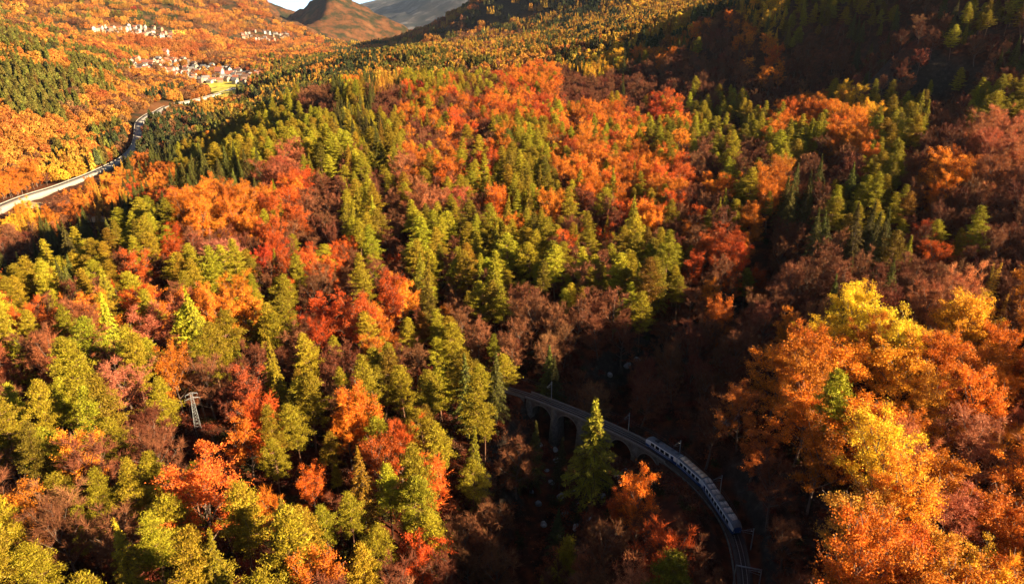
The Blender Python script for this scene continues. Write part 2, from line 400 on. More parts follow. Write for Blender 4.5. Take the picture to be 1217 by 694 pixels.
def conifer(seed, h, w, base, kind, ntri, size):
    """kind pine: rounded crown of upswept tufts; spruce: narrow cone of drooping tiers; larch: thin cone"""
    rng = np.random.default_rng(seed); T = Geo()
    bend = rng.normal(size=2) * h * .02
    zz = np.linspace(0, h * .98, 9); cx = bend[0] * np.sin(zz / h * 2.4); cy = bend[1] * np.sin(zz / h * 3.1)
    trunk_r = h * .0125
    T.add(*tube(np.column_stack([cx, cy, zz]), trunk_r * (1 - .93 * zz / h), 5))
    nb = {'pine': 72, 'spruce': 120, 'larch': 80}[kind]
    cen = []; outs = []
    lop = rng.random() * 6.28; ecc = .18 * rng.random()
    az = rng.random() * 6
    hole = [(rng.random() * 6.28, base + (1 - base) * rng.random() * .7) for _ in range(3 if kind == 'pine' else 1)]
    for i in range(nb):
        t = ((i + rng.random()) / nb) ** (.9 if kind == 'pine' else .85)
        hz = h * (base + (1 - base) * t * .97); az += 2.399 + rng.normal() * .25
        if kind == 'pine':
            wh = np.round(t * 11) / 11; t = float(np.clip(wh + rng.normal() * .012, 0, 1)); hz = h * (base + (1 - base) * t * .97)
            prof = (1 - t) ** (.9, .62, .78, .55, .85, .68)[seed % 6] * min(1, .62 + t * 1.8); L = 1.12 * w * prof * (.55 + .65 * rng.random())
            rise = .08 + .45 * t; droop = 0
        elif kind == 'spruce':
            prof = (1 - t) ** .9 * min(1, .78 + t * 1.4); L = w * prof * (.75 + .4 * rng.random()); rise = .12; droop = .55 - .35 * t
        else:
            prof = (1 - t) ** .8; L = w * prof * (.7 + .5 * rng.random()); rise = .15; droop = .15
        L *= 1 + ecc * math.cos(az - lop)
        for ha, ht in hole:
            if abs(math.atan2(math.sin(az - ha), math.cos(az - ha))) < .5 and abs(hz / h - ht) < .07: L *= .45
        L = max(L, .35)
        bx = np.interp(hz, zz, cx); by = np.interp(hz, zz, cy)
        s = np.linspace(0, 1, 4)
        px = bx + math.cos(az) * L * s; py = by + math.sin(az) * L * s; pz = hz + L * (rise * s - droop * s * s)
        if L > 1.0: T.add(*tube(np.column_stack([px, py, pz]), .05 * (1.3 - s) * (1 + L / 5), 3))
        k = max(4, int(ntri / nb * (.25 + 1.35 * prof)))
        if kind == 'pine':
            ncl = max(1, int(2 + L * 1.6)); cs = .35 + .65 * rng.random(ncl) ** .6; cw = L * .24
            cc = np.column_stack([bx + math.cos(az) * L * cs, by + math.sin(az) * L * cs, hz + L * rise * cs]) + rng.normal(size=(ncl, 3)) * [cw * .55, cw * .55, .16]
            q = rng.integers(0, ncl, k); p = cc[q] + rng.normal(size=(k, 3)) * [.50, .50, .17]
            o = (p - [bx, by, hz - 1.5]) ; o = o / (np.linalg.norm(o, axis=1)[:, None] + .1) * 1.1; o[:, 2] += .45
        else:
            u = rng.random(k) ** .7; lat = rng.normal(size=k) * L * .17 * (1.1 - u * .8)
            p = np.column_stack([bx + math.cos(az) * L * u - math.sin(az) * lat, by + math.sin(az) * L * u + math.cos(az) * lat, hz + L * (rise * u - droop * u * u) - np.abs(rng.normal(size=k)) * (.22 if kind == 'spruce' else .15)])
            o = np.tile([math.cos(az) * .9, math.sin(az) * .9, -.7 if kind == 'spruce' else .1], (k, 1))
        cen.append(p); outs.append(o)
    cen = np.vstack(cen); outs = np.vstack(outs)
    # leading shoot
    q = 30; tip = np.column_stack([rng.normal(size=q) * .15 + cx[-1], rng.normal(size=q) * .15 + cy[-1], h * (.95 + .05 * rng.random(q))])
    cen = np.vstack([cen, tip]); outs = np.vstack([outs, np.tile([0, 0, 1.5], (q, 1))])
    return T.get(), blades(rng, cen, size, {'pine': .42, 'spruce': .34, 'larch': .4}[kind], 0, 0, outs)
def broadleaf(seed, h, w, base, leaves, size, twigs=0, forks=7, up=.9, sub=5, lw=.62):
    """beech or similar: forked trunk, limbs sweeping up, leaves carried on the outer twigs (and bare twigs)"""
    rng = np.random.default_rng(seed); T = Geo(); ends = []; dirs = []; tw = []
    lean = rng.normal(size=2) * .05
    top = np.array([lean[0] * h, lean[1] * h, h * .80])
    s = np.linspace(0, 1, 7)[:, None]; p0 = top * s + np.column_stack([np.sin(s[:, 0] * 5 + seed) * .25, np.cos(s[:, 0] * 4 + seed) * .25, s[:, 0] * 0])
    T.add(*tube(p0, h * .017 * (1.02 - .85 * s[:, 0]), 6))
    az = rng.random() * 6; n1 = forks + 6
    for i in range(n1):
        t = base + (1 - base) * (i + .5 * rng.random()) / n1 * .98
        az += 2.399 + rng.normal() * .3
        o = np.array([np.interp(t, s[:, 0], p0[:, k]) for k in range(3)])
        el = .35 + .85 * t + rng.normal() * .1
        # reach to an egg-shaped envelope
        tz = (o[2] / h - .22) / .78
        R = w * (1.0 - .72 * max(0, tz) ** 1.5) * (.78 + .35 * rng.random())
        L = min(R / max(math.cos(el), .35), (h * (1.0 - .04 * rng.random()) - o[2]) / max(math.sin(el), .3) + 1.0)
        d = np.array([math.cos(az) * math.cos(el), math.sin(az) * math.cos(el), math.sin(el)])
        q = np.linspace(0, 1, 5)[:, None]; up_ = np.array([0, 0, 1.0])
        p1 = o + d * L * q + up_ * (q ** 2) * L * .18 * up
        T.add(*tube(p1, h * .007 * (1.05 - .85 * q[:, 0]), 4))
        for j in range(sub):
            u = .25 + .75 * (j + rng.random()) / sub; b = np.array([np.interp(u, q[:, 0], p1[:, k]) for k in range(3)])
            d2 = d * .55 + rng.normal(size=3) * .55; d2[2] += .35 * up; d2 /= np.linalg.norm(d2)
            L2 = L * (.22 + .28 * rng.random()) * (1.15 - .4 * u)
            p2 = b + d2 * L2 * np.linspace(0, 1, 3)[:, None]
            T.add(*tube(p2, .05 * np.array([1.1, .7, .3]) * (h / 22), 3))
            for _ in range(4):
                v = .3 + .7 * rng.random(); b3 = b + d2 * L2 * v; d3 = d2 * .5 + rng.normal(size=3) * .5; d3[2] += .45 * up; d3 /= np.linalg.norm(d3)
                ends.append(b3); dirs.append(d3 * L2 * (.45 + .5 * rng.random()))
    ends = np.array(ends); dirs = np.array(dirs); m = len(ends); G = Geo()
    if leaves:
        # leaf density differs from limb to limb
        wgt = .25 + rng.random(m) ** 1.5; wgt /= wgt.sum()
        q = rng.choice(m, leaves, p=wgt); u = rng.random(leaves)[:, None]
        c = ends[q] + dirs[q] * (.1 + 1.0 * u) + rng.normal(size=(leaves, 3)) * [lw * .55, lw * .55, lw * .4]
        G.add(*blades(rng, c, size, .8, .2))
    if twigs:
        q = rng.integers(0, m, twigs); u = rng.random(twigs)[:, None]
        b = ends[q] + dirs[q] * u * .9; d = dirs[q] / (np.linalg.norm(dirs[q], axis=1)[:, None]) * .8 + rng.normal(size=(twigs, 3)) * .5; d[:, 2] += .25
        d /= np.linalg.norm(d, axis=1)[:, None]; L = (.7 + 1.5 * rng.random(twigs))[:, None]
        sd_ = np.cross(d, rng.normal(size=(twigs, 3))); sd_ /= np.linalg.norm(sd_, axis=1)[:, None]; w_ = .045
        v = np.stack([b - sd_ * w_, b + sd_ * w_, b + d * L], 1).reshape(-1, 3)
        if leaves > 8000: T.add(*_as4(v))
        else: G.add(v, np.arange(3 * twigs).reshape(-1, 3))
    return T.get(), G.get()
def _as4(v):
    # triangles written as slim quads so that they can share an array with the tubes
    t = v.reshape(-1, 3, 3); q = np.stack([t[:, 0], t[:, 1], t[:, 2] + .02, t[:, 2] - .02], 1).reshape(-1, 3)
    return q, np.arange(len(q)).reshape(-1, 4)
def far_tree(seed, kind, ntri, h, w):
    """cheap crown for trees a few pixels high"""
    rng = np.random.default_rng(seed); n = ntri
    t = rng.random(n); az = rng.random(n) * 6.283
    if kind == 'conifer':
        R = w * (1 - t) ** .7; z = h * (.3 + .7 * t)
    elif kind == 'larch':
        R = w * .8 * (1 - t) ** .8; z = h * (.15 + .85 * t)
    else:
        lob = 1 + .3 * np.sin(az * 3 + seed) * np.sin(t * 5)
        R = w * np.sqrt(np.clip(1 - (2 * t - .8) ** 2 / 1.45, 0, 1)) * lob; z = h * (.3 + .7 * t)
    r = R * (.5 + .5 * rng.random(n) ** .5)
    c = np.column_stack([r * np.cos(az), r * np.sin(az), z])
    o = c - [0, 0, h * .5]; o /= np.linalg.norm(o, axis=1)[:, None] + .1
    return blades(rng, c, h * .125 if kind != 'broad' else h * .11, .7, .3, 0, o * 1.2)

TREES = {}       # kind -> list of (trunk mesh, crown mesh, height, crown radius)
def reg(kind, geo, h, w, barkm, leafm):
    (tv, tf), (cv, cf) = geo
    i = len(TREES.setdefault(kind, []))
    tm = new_mesh('trunk', tv, tf, [barkm]); cm = new_mesh('crown', cv, cf, [leafm])
    TREES[kind].append((tm, cm, h, w))
for k in range(6):
    h = (27, 25, 29, 23, 26, 28)[k]; w = (5.2, 5.7, 4.7, 5.2, 6.2, 4.3)[k]
    reg('pine', conifer(10 + k, h, w, (.42, .38, .46, .35, .40, .44)[k], 'pine', 15000, .40), h, w, M_PINEBARK, M_NEEDLE)
for k in range(4):
    h = (30, 27, 24, 32)[k]; w = (5.9, 5.3, 4.9, 6.3)[k]
    reg('spruce', conifer(30 + k, h, w, (.10, .14, .12, .2)[k], 'spruce', 12000, .5), h, w, M_BARK, M_NEEDLE)
for k in range(3):
    h = (25, 22, 27)[k]; w = (3.7, 3.5, 3.8)[k]
    reg('larch', conifer(40 + k, h, w, (.18, .15, .25)[k], 'larch', 5000, .45), h, w, M_BARK, M_NEEDLE)
for k in range(6):
    h = (22, 20, 24, 19, 21, 23)[k]; w = (6.2, 5.8, 6.7, 5.5, 6.9, 6.0)[k]
    reg('beech', broadleaf(50 + k, h, w, (.28, .3, .34, .22, .26, .3)[k], 15000, .31, 500, lw=.85), h, w, M_GREYBARK, M_LEAF)
for k in range(4):
    h = (21, 19, 22, 18)[k]; w = (6.2, 5.8, 6.0, 5.4)[k]
    reg('thin', broadleaf(70 + k, h, w, (.3, .26, .34, .3)[k], 4200, .27, 4500, lw=.7), h, w, M_GREYBARK, M_LEAF)
for k in range(5):
    h = (20, 18, 22, 17, 19)[k]; w = (5.5, 5.2, 5.8, 4.8, 6.0)[k]
    reg('bare', broadleaf(90 + k, h, w, (.3, .25, .36, .28, .3)[k], 0, 0, 6500), h, w, M_GREYBARK, M_TWIG)
# ------------------------------------------------------------------ what grows where (read from the photograph, 16 columns)
GX = [38 + 76 * i for i in range(16)]
ROWS = [
 (15, "gob gob gdob rob rob rb rb dl dl dly yl lyd ggr ggd bdg gbg"),
 (50, "go or rro rob rob ldo olg lbo gol lyd odl yob bdb bdg bgd gdb"),
 (95, "ggd ggo oob rbo lgo odl lgo lobg orbd dbb bbd bbb bbb bbd bgb gdb"),
 (130, "ggo obor odob log ldg gdb grb orb rob brob rbb ogb obb gyb gbb bbg"),
 (170, "oor oog dbd gog gdg gdg gbo grb gor obro goo gbg gbo gob gbb bbp"),
 (210, "oob oly gdo ggd ggp gbg gop ggr ggb yoo orb ogb bbg gbb bbo bbp"),
 (250, "lyo lob gdr ggo gbr ggb rpg ggb gob obr orb bob dbg ggd gbb bpb"),
 (290, ".b. .d. ggr grb rbr ggb ggb rgg ggg gbr gbo brb bdb dgb gbr bbb"),
 (330, ".d. ggd rgb rrg ggr gbr ggb ggb ggb ggb ggb brr bbr bdb bbb bbb"),
 (370, "gro gbo rbp rbo brg rrb gbo gbr bgb gbb gbb bbo bby ybb bop obl"),
 (410, "grp rrp bop obg grb orr ggb ggr bbd .bb .bb bbb obo oyo ooy olo"),
 (450, "gpp ppg gbo ogb rpg gob rgg ggg ddb .bb bbb bbo ooo oyy oyo oop"),
 (490, "gbo ggp grb rob ggb ggo ggr ggd bbd bdb bb. bbo ooo oyo oop oor"),
 (530, "ggo ggo ggg .rb gob ggr ggg ggd bdd bdb bb. bb. orr ooo ppo oop"),
 (570, "gbo gbo ggr .r. gob gob grg ggb ddb bbd rrb bb. bbo ooo ppo opo"),
 (610, "gbo ggg ggb .bg grb ogb gbr gbb bdb bbb orb bb. .b. yoo oop ooo"),
 (650, "ggb ggb ggr .rg rgb grb bgr bbb bbb bbr bbr bb. .b. yoo oro ooo"),
 (700, "gbb ggb ggr gog gob ggb bbb b.b bbr bbp rbr .b. .b. yoy oro oyo"),
]
RY = np.array([r[0] for r in ROWS], float); GRID = [r[1].split() for r in ROWS]
LET = {'g': 0, 'd': 1, 'l': 2, 'o': 3, 'r': 4, 'y': 5, 'b': 6, 'p': 7, '.': 8}
KIND = ['pine', 'spruce', 'larch', 'beech', 'beech', 'beech', 'bare', 'thin', None]
TINT = np.array([(.275, .212, .013), (.10, .092, .016), (.50, .25, .025), (.66, .20, .018), (.56, .105, .018), (.84, .46, .028), (.19, .068, .030), (.42, .14, .055), (0, 0, 0)])

def species(px, py, x, y):
    """letter index for each place; neighbours agree so that stands form"""
    n = len(px); sc = np.clip(np.hypot(x, y) / 250, .8, 4)
    jx = 70 * fbm(x / 22 / sc, y / 22 / sc, 2, 101); jy = 45 * fbm(x / 22 / sc, y / 22 / sc, 2, 131)
    c = np.clip(np.round((px + jx - GX[0]) / 76), 0, 15).astype(int)
    ri = np.abs((py + jy)[:, None] - RY[None]).argmin(1)
    w = (vnoise(x / 11 / sc, y / 11 / sc, 151) + .5) * .75 + rng.random(n) * .25
    w = np.clip((w - .5) * 1.5 + .5, 0, .999)
    return np.array([LET[GRID[r][k][int(q * len(GRID[r][k]))]] for r, k, q in zip(ri, c, w)])

rng = np.random.default_rng(7)
def project_np(x, y, z):
    z = z - CZ; f = np.maximum(y * cp - z * sp, 1e-3); u = y * sp + z * cp
    return CX + FPX * x / f, CY - FPX * u / f
# horizon table for culling ground that can never be seen
_az = np.radians(np.arange(-50, 80.1, .5)); _r = np.exp(np.linspace(math.log(50), math.log(9500), 420))
_A2, _R2 = np.meshgrid(_az, _r, indexing='ij')
_Z = ground((_R2 * np.sin(_A2)).ravel(), (_R2 * np.cos(_A2)).ravel()).reshape(_A2.shape)
_E = np.maximum.accumulate((_Z - CZ) / _R2, axis=1)
def visible(x, y, z, top):
    a = np.arctan2(x, y); r = np.hypot(x, y)
    i = np.clip(((a - _az[0]) / math.radians(.5)).round().astype(int), 0, len(_az) - 1)
    j = np.clip(np.searchsorted(_r, r * .965) - 1, 0, len(_r) - 1)
    e = np.minimum.reduce([_E[np.clip(i + k, 0, len(_az) - 1), j] for k in (-2, 0, 2)])
    return (z + top - CZ) / r > e - .004

# roads and open ground
ROADPX = [(-70, 285), (-25, 262), (5, 247), (35, 236), (62, 227), (95, 215), (125, 204), (148, 190), (162, 175), (165, 160), (166, 147), (176, 138), (192, 132), (215, 124), (240, 119), (262, 112), (280, 105)]
ROAD3 = []
for a, b in ROADPX:
    x, y, r = hit(a, b, 0, 500, 3000) if b < 250 else (0, 0, 0)
    if b >= 250:
        az_, t_ = ray(a, b); x, y, r = 830 * math.sin(az_), 830 * math.cos(az_), 0
        if a < -40: x, y = 780 * math.sin(az_), 780 * math.cos(az_)
    ROAD3.append((x, y))
# keep the distance growing steadily so that the road is one smooth ribbon
ROAD = smooth_line(ROAD3, 6.0)
for _ in range(30): ROAD[1:-1] = .25 * ROAD[:-2] + .5 * ROAD[1:-1] + .25 * ROAD[2:]
MEADOWS = [(262, 104, 34, 7), (290, 112, 42, 5), (330, 143, 25, 3), (268, 121, 26, 4), (475, 87, 18, 5), (60, 246, 40, 4), (100, 262, 32, 4), (310, 146, 40, 2.5), (210, 40, 14, 3)]
VILLAGE = [(155, 80, 36, 9), (200, 82, 46, 11), (248, 90, 46, 11), (292, 94, 34, 8), (150, 38, 45, 6), (190, 45, 20, 6), (315, 44, 30, 7), (455, 88, 12, 6)]

def make_points(step, r0, r1, azmin, azmax, rowd=1.0):
    if r1 <= 1100:
        xs = np.arange(-r1, r1, step); X, Y = np.meshgrid(xs, np.arange(-20, r1, step))
        X = (X + (rng.random(X.shape) - .5) * step * .95).ravel(); Y = (Y + (rng.random(Y.shape) - .5) * step * .95).ravel()
    else:
        n = int((azmax - azmin) * .5 * (r1 ** 2 - r0 ** 2) / step ** 2)
        r = np.sqrt(r0 ** 2 + (r1 ** 2 - r0 ** 2) * rng.random(n)); a = azmin + (azmax - azmin) * rng.random(n)
        X, Y = r * np.sin(a), r * np.cos(a)
    r = np.hypot(X, Y); a = np.arctan2(X, Y)
    m = (r > r0) & (r < r1) & (a > azmin) & (a < azmax); X, Y = X[m], Y[m]
    Z = ground(X, Y); m = visible(X, Y, Z, 24); return X[m], Y[m], Z[m]
def clear_mask(X, Y, Z, px, py):
    ok = np.ones(len(X), bool)
    near = np.hypot(X, Y) < 420
    g = np.where(near)[0]
    if len(g):
        d, _ = dist_line(X[g], Y[g], RAIL[::4]); ok[g] &= d > 5.0
        d, _ = dist_line(X[g], Y[g], GORGE); ok[g] &= (d > 3)
    g = np.where((X < 0) & (Y > 300))[0]
    if len(g):
        d, _ = dist_line(X[g], Y[g], ROAD[::2]); ok[g] &= d > 12 + .004 * Y[g]
        # the camera side of the road stays low so that the road shows
    pyg = project_np(X, Y, Z)[1]
    for (a, b, w, h) in MEADOWS:
        ok &= ~(((px - a) / w) ** 2 + ((pyg - b) / h) ** 2 < 1)
    for (a, b, w, h) in VILLAGE:
        ok &= ~((((px - a) / w) ** 2 + ((pyg - b) / h) ** 2 < 1) & (rng.random(len(X)) < .9))
    return ok

# heroes: (letter, px of the top, py of the top, height, width factor, label or None, tint or None)
HERO = [
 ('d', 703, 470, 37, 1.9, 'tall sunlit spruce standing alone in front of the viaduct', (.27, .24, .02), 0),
 ('r', 762, 566, 23, .85, 'round red and orange beech just below the train', (.84, .22, .02), 0),
 ('r', 742, 590, 14, .85, 'smaller red beech leaning out left of the round one below the train', (.62, .12, .02), 0),
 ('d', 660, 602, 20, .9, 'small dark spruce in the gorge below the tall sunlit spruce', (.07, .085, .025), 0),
 ('y', 1018, 354, 22, 1.0, 'bright yellow beech that tops the orange stand', (1.0, .68, .03), 0),
 ('y', 982, 392, 19, 1.2, 'low yellow beech left of the brightest yellow crown', (.92, .56, .03), 0),
 ('y', 1072, 386, 15, 1.0, 'small yellow beech right of the brightest yellow crown', (.92, .58, .03), 0),
 ('o', 930, 425, 22, 1.3, 'wide orange beech on the left flank of the orange stand', (.82, .26, .02), 0),
 ('o', 1000, 412, 23, 1.45, 'largest orange beech in the middle of the orange stand', (.88, .30, .02), 0),
 ('y', 1070, 420, 23, 1.4, 'large golden orange beech on the right of the orange stand', (.85, .36, .022), 0),
 ('y', 1105, 455, 21, 1.1, 'golden beech at the right end of the orange stand', (.74, .33, .03), 0),
 ('o', 960, 475, 21, 1.3, 'deep orange beech in front of the largest orange beech', (.80, .23, .018), 0),
 ('o', 1035, 490, 21, 1.4, 'broad orange beech on the lower edge of the orange stand', (.86, .27, .02), 0),
 ('r', 885, 470, 19, 1.0, 'thin orange beech at the dark edge of the orange stand', (.55, .17, .03), 0),
 ('o', 900, 520, 15, 1.1, 'low orange beech spreading above the train', (.60, .16, .025), 0),
 ('p', 1165, 505, 20, 1.25, 'wide pinkish half-bare beech near the right edge', (.46, .17, .08), 0),
 ('y', 1030, 600, 19, 1.15, 'ochre beech in the lower right with the shade behind it', (.66, .32, .04), 0),
 ('r', 1085, 640, 16, .95, 'orange red beech between two ochre crowns at the bottom', (.66, .15, .02), 0),
 ('y', 1120, 650, 15, 1.0, 'ochre beech at the bottom edge, right of the orange red one', (.72, .34, .035), 0),
 ('y', 1165, 655, 14, 1.0, 'small bright yellow beech in the bottom right corner', (.80, .48, .04), 0),
 ('d', 1018, 192, 31, 1.25, 'tallest green spruce right of the centre on the far bank', (.15, .16, .022), 0),
 ('d', 988, 250, 25, 1.0, 'spruce left and below the tallest green spruce', (.12, .13, .025), 0),
 ('d', 1082, 276, 22, .9, 'olive spruce in front of the dark gully on the right', (.17, .14, .03), 0),
 ('g', 875, 250, 20, .9, 'pointed light green pine left of the two spruces', None, 0),
 ('g', 760, 276, 26, .95, 'tall cone shaped pine above the viaduct', None, 0),
 ('g', 702, 270, 28, 1.1, 'tall broad pine, left of the cone shaped pine', None, 0),
 ('g', 716, 316, 20, .9, 'shorter pine standing in front of the tall broad pine', None, 0),
 ('g', 808, 326, 21, 1.0, 'pine with a dark left side above the cliff', None, 0),
 ('g', 822, 292, 14, .9, 'small light pine behind the one above the cliff', None, 0),
 ('g', 484, 376, 22, 1.0, 'pointed pine that stands before the shaded clearing', None, 0),
 ('g', 543, 382, 24, 1.25, 'large pine on the lip of the gorge', None, 0),
 ('g', 598, 420, 21, 1.1, 'pine standing on the very edge above the gorge', None, 0),
 ('g', 545, 415, 21, 1.0, 'pine tucked in front of the large one on the lip of the gorge', None, 0),
 ('g', 400, 432, 22, .9, 'slim bright pine right of the round scarlet beech', None, 0),
 ('g', 575, 478, 22, .9, 'narrow pine at the gorge edge left of the viaduct', None, 0),
 ('g', 520, 500, 25, 1.1, 'tall bright pine left of the gorge at mid slope', None, 0),
 ('g', 488, 478, 18, .8, 'slim pine behind the tall bright one left of the gorge', None, 0),
 ('g', 348, 478, 25, 1.1, 'big bright pine right of the power pylon', None, 0),
 ('g', 278, 412, 19, 1.0, 'light pine above and right of the power pylon', None, 0),
 ('g', 185, 450, 24, 1.25, 'large bright pine left of the power pylon', None, 0),
 ('g', 130, 495, 22, 1.1, 'pine left of the large bright one by the power pylon', None, 0),
 ('g', 180, 530, 23, 1.1, 'bright pine in front of the large one left of the pylon', None, 0),
 ('g', 225, 552, 17, 1.1, 'rounded pine directly below the power pylon', None, 0),
 ('g', 205, 590, 23, 1.3, 'broad bright pine low on the left slope', None, 0),
 ('g', 20, 570, 12, 1.0, 'small round pine at the left edge', None, 0),
 ('g', 72, 575, 12, 1.0, 'small round pine, second in from the left edge', None, 0),
 ('g', 30, 640, 20, 1.5, 'broad bright pine in the bottom left corner', None, 0),
 ('g', 322, 520, 19, .9, 'slim pine in front of the big bright one right of the pylon', None, 0),
 ('g', 450, 625, 20, 1.1, 'lone bright pine near the bottom edge', None, 0),
 ('g', 398, 550, 13, .8, 'small pointed pine between bare trees at mid slope', None, 0),
 ('r', 385, 362, 20, 1.5, 'round scarlet beech, the reddest of the near slope', (.66, .10, .02), 0),
 ('r', 350, 378, 16, 1.1, 'scarlet beech at the left side of the round one', (.56, .08, .02), 0),
 ('p', 265, 288, 22, 1.3, 'pale pink half-bare beech on the left plateau', (.52, .17, .10), 0),
 ('r', 306, 300, 19, .8, 'narrow scarlet beech right of the pale pink one', (.60, .07, .02), 0),
 ('p', 135, 445, 22, 1.2, 'pinkish half-bare beech on the left', (.50, .17, .09), 0),
 ('p', 168, 380, 20, 1.3, 'faded red half-bare beech on the far left slope', (.48, .14, .07), 0),
 ('r', 290, 452, 20, 1.0, 'red beech right of the power pylon', (.42, .09, .03), 0),
 ('y', 657, 172, 20, .9, 'lone golden larch-like beech in the red forest', (.80, .42, .03), 0),
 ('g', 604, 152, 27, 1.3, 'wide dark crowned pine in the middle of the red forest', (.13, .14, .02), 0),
 ('y', 1010, 103, 16, 1.0, 'small yellow beech at the foot of the shaded slope', (.85, .48, .03), 0),
 ('p', 1135, 590, 18, 1.2, 'rosy half-bare beech in the lower right', (.46, .14, .07), 0),
 ('o', 1190, 600, 19, 1.2, 'orange beech cut by the right edge', (.60, .17, .02), 0),
]
# trees individually: x, y, z, kind letter, scale, width factor, tint, label
X, Y, Z = make_points(7.7, 42, 1000, math.radians(-46), math.radians(72))
px, py = project_np(X, Y, Z + 13)
ok = clear_mask(X, Y, Z, px, py)
X, Y, Z, px, py = X[ok], Y[ok], Z[ok], px[ok], py[ok]
sp_ = species(np.clip(px, 0, 1217), py, X, Y)
_q = rng.random(len(X)); _L = (sp_ == LET['r']) & (py > 250)
sp_ = np.where(_L & (_q < .30), LET['g'], np.where(_L & (_q < .5), LET['b'], sp_)); sp_ = np.where((sp_ == LET['r']) & (py <= 250) & (_q < .3), LET['o'], sp_)
sp_ = np.where((sp_ == LET['o']) & (px < 600) & (py > 330) & (_q < .4), LET['g'], sp_)
_M = ((sp_ == LET['o']) | (sp_ == LET['r'])) & (py < 255) & (px > 380) & (px < 880)
sp_ = np.where(_M & (_q > .78), LET['g'], np.where(_M & (_q > .62), LET['b'], sp_))
sp_ = np.where((sp_ == LET['y']) & (px > 900) & (py > 440) & (_q < .7), LET['o'], sp_)
heroes = []
for (c, hx, hy, hh, wf, lab, tint, rr) in HERO:
    if rr:
        a, t = ray(hx, hy); x, y = rr * math.sin(a), rr * math.cos(a); z = CZ + t * rr - hh
    else:
        x, y, r = hit(hx, hy, hh, 70, 1500); z = ground1(x, y)
    heroes.append((x, y, z, c, hh, wf, lab, tint))
    R = 4.0 * wf + (1.2 if c in 'gd' else 2.2)
    m = (X - x) ** 2 + (Y - y) ** 2 > R * R
    # keep the view of a leading tree open: nothing tall right in front of it
    r0 = math.hypot(x, y); f = (X * x + Y * y) / r0; s = np.abs(X * y - Y * x) / r0
    blk = (f < r0) & (f > r0 - (26 if 'alone' in (lab or '') else 13)) & (s < 3.0 * wf)
    m &= ~blk
    X, Y, Z, px, py, sp_ = X[m], Y[m], Z[m], px[m], py[m], sp_[m]
# the line of sight to the railway and the viaduct stays open
def screens(X, Y, Z, top, pts):
    bad = np.zeros(len(X), bool)
    for (qx, qy, qz, rad) in pts:
        r1_ = math.hypot(qx, qy); f = (X * qx + Y * qy) / r1_; s = np.abs(X * qy - Y * qx) / r1_
        zl = CZ + (qz - CZ) * f / r1_
        bad |= (f > 20) & (f < r1_ - 1) & (s < rad) & (Z + top > zl)
    return bad
VIEW = []
for s in np.arange(s_of_px(628), RS[-1] - 2, 2.5):
    x, y, _ = rail_at(s); VIEW.append((x, y, ZR - 0.6, 4.8))
for s in np.arange(S_V0, S_V1, 3.0):
    x, y, _ = rail_at(s)
    VIEW.append((x, y, ZR - (4 if s < S_V0 + 16 or s > S_V1 - 10 else 2), 2.4))
PYLON_XY = hit(236, 512, 0, 70, 600)
VIEW.append((PYLON_XY[0], PYLON_XY[1], PYLON_XY[2] * 0 + ground1(*PYLON_XY[:2]) + 2.5, 2.5))
for k in range(0, len(ROAD)):
    if math.hypot(*ROAD[k]) > 830 and k % 90 > 4: VIEW.append((ROAD[k][0], ROAD[k][1], ground1(*ROAD[k]) + 1, 5.0))
m = ~screens(X, Y, Z, 24.0, VIEW)
m &= ~screens(X, Y, Z, 33.0, [(PYLON_XY[0], PYLON_XY[1], ground1(*PYLON_XY[:2]) + 2, 5.5)])
m &= (sp_ != 8) & (rng.random(len(X)) > np.where((py > 330) & (px < 640), .24, .12))
sl = np.hypot(ground(X + 6, Y) - ground(X - 6, Y), ground(X, Y + 6) - ground(X, Y - 6)) / 12
m &= ~((sl > .38) & (np.hypot(X, Y) > 600) & (rng.random(len(X)) < .5))
m &= ~(((X - PYLON_XY[0]) ** 2 + (Y - PYLON_XY[1]) ** 2) < 30)
X, Y, Z, px, py, sp_ = X[m], Y[m], Z[m], px[m], py[m], sp_[m]

def tint_of(let, n_):
    return np.clip(TINT[let] * (1 + .22 * n_[..., None] * np.array([1., .6, .8])), 0, .95)
NAMES = {'pine': 'pine_tree', 'spruce': 'spruce_tree', 'larch': 'larch_tree', 'beech': 'beech_tree', 'thin': 'half_bare_tree', 'bare': 'bare_tree'}
rec = []
n = len(X); nr = rng.normal(size=n); nr2 = rng.normal(size=n); u = rng.random((n, 4))
reg_v = fbm(X / 60, Y / 60, 3, 201)
tints = TINT[sp_] * (1 + .20 * nr[:, None]) * (1 + np.array([.1, .3, .2]) * (nr2[:, None] * .6 + reg_v[:, None] * .8))
tints = np.clip(tints, .01, .95)
rr_ = np.hypot(X, Y)
for i in range(n):
    k = KIND[sp_[i]]
    if sp_[i] == LET['r'] and u[i, 3] < .45: k = 'thin'
    if sp_[i] == LET['o'] and u[i, 3] < .15: k = 'thin'
    if sp_[i] == LET['g'] and u[i, 3] < .08: k = 'spruce'
    if k == 'beech' and rr_[i] > 520 and sp_[i] == LET['y'] and u[i, 3] < .6: k = 'larch'
    sc = (.62 + .56 * u[i, 0] ** .8) if k != 'bare' else .6 + .45 * u[i, 0]
    rec.append(dict(x=X[i], y=Y[i], z=Z[i], kind=k, let='gdloryb p.'.replace(' ', '')[0] if 0 else 'gdlorybp.'[sp_[i]], v=int(u[i, 1] * 97), sc=sc, wf=.88 + .3 * u[i, 2], rot=u[i, 2] * 6.283, tint=tuple(tints[i]), label=None))
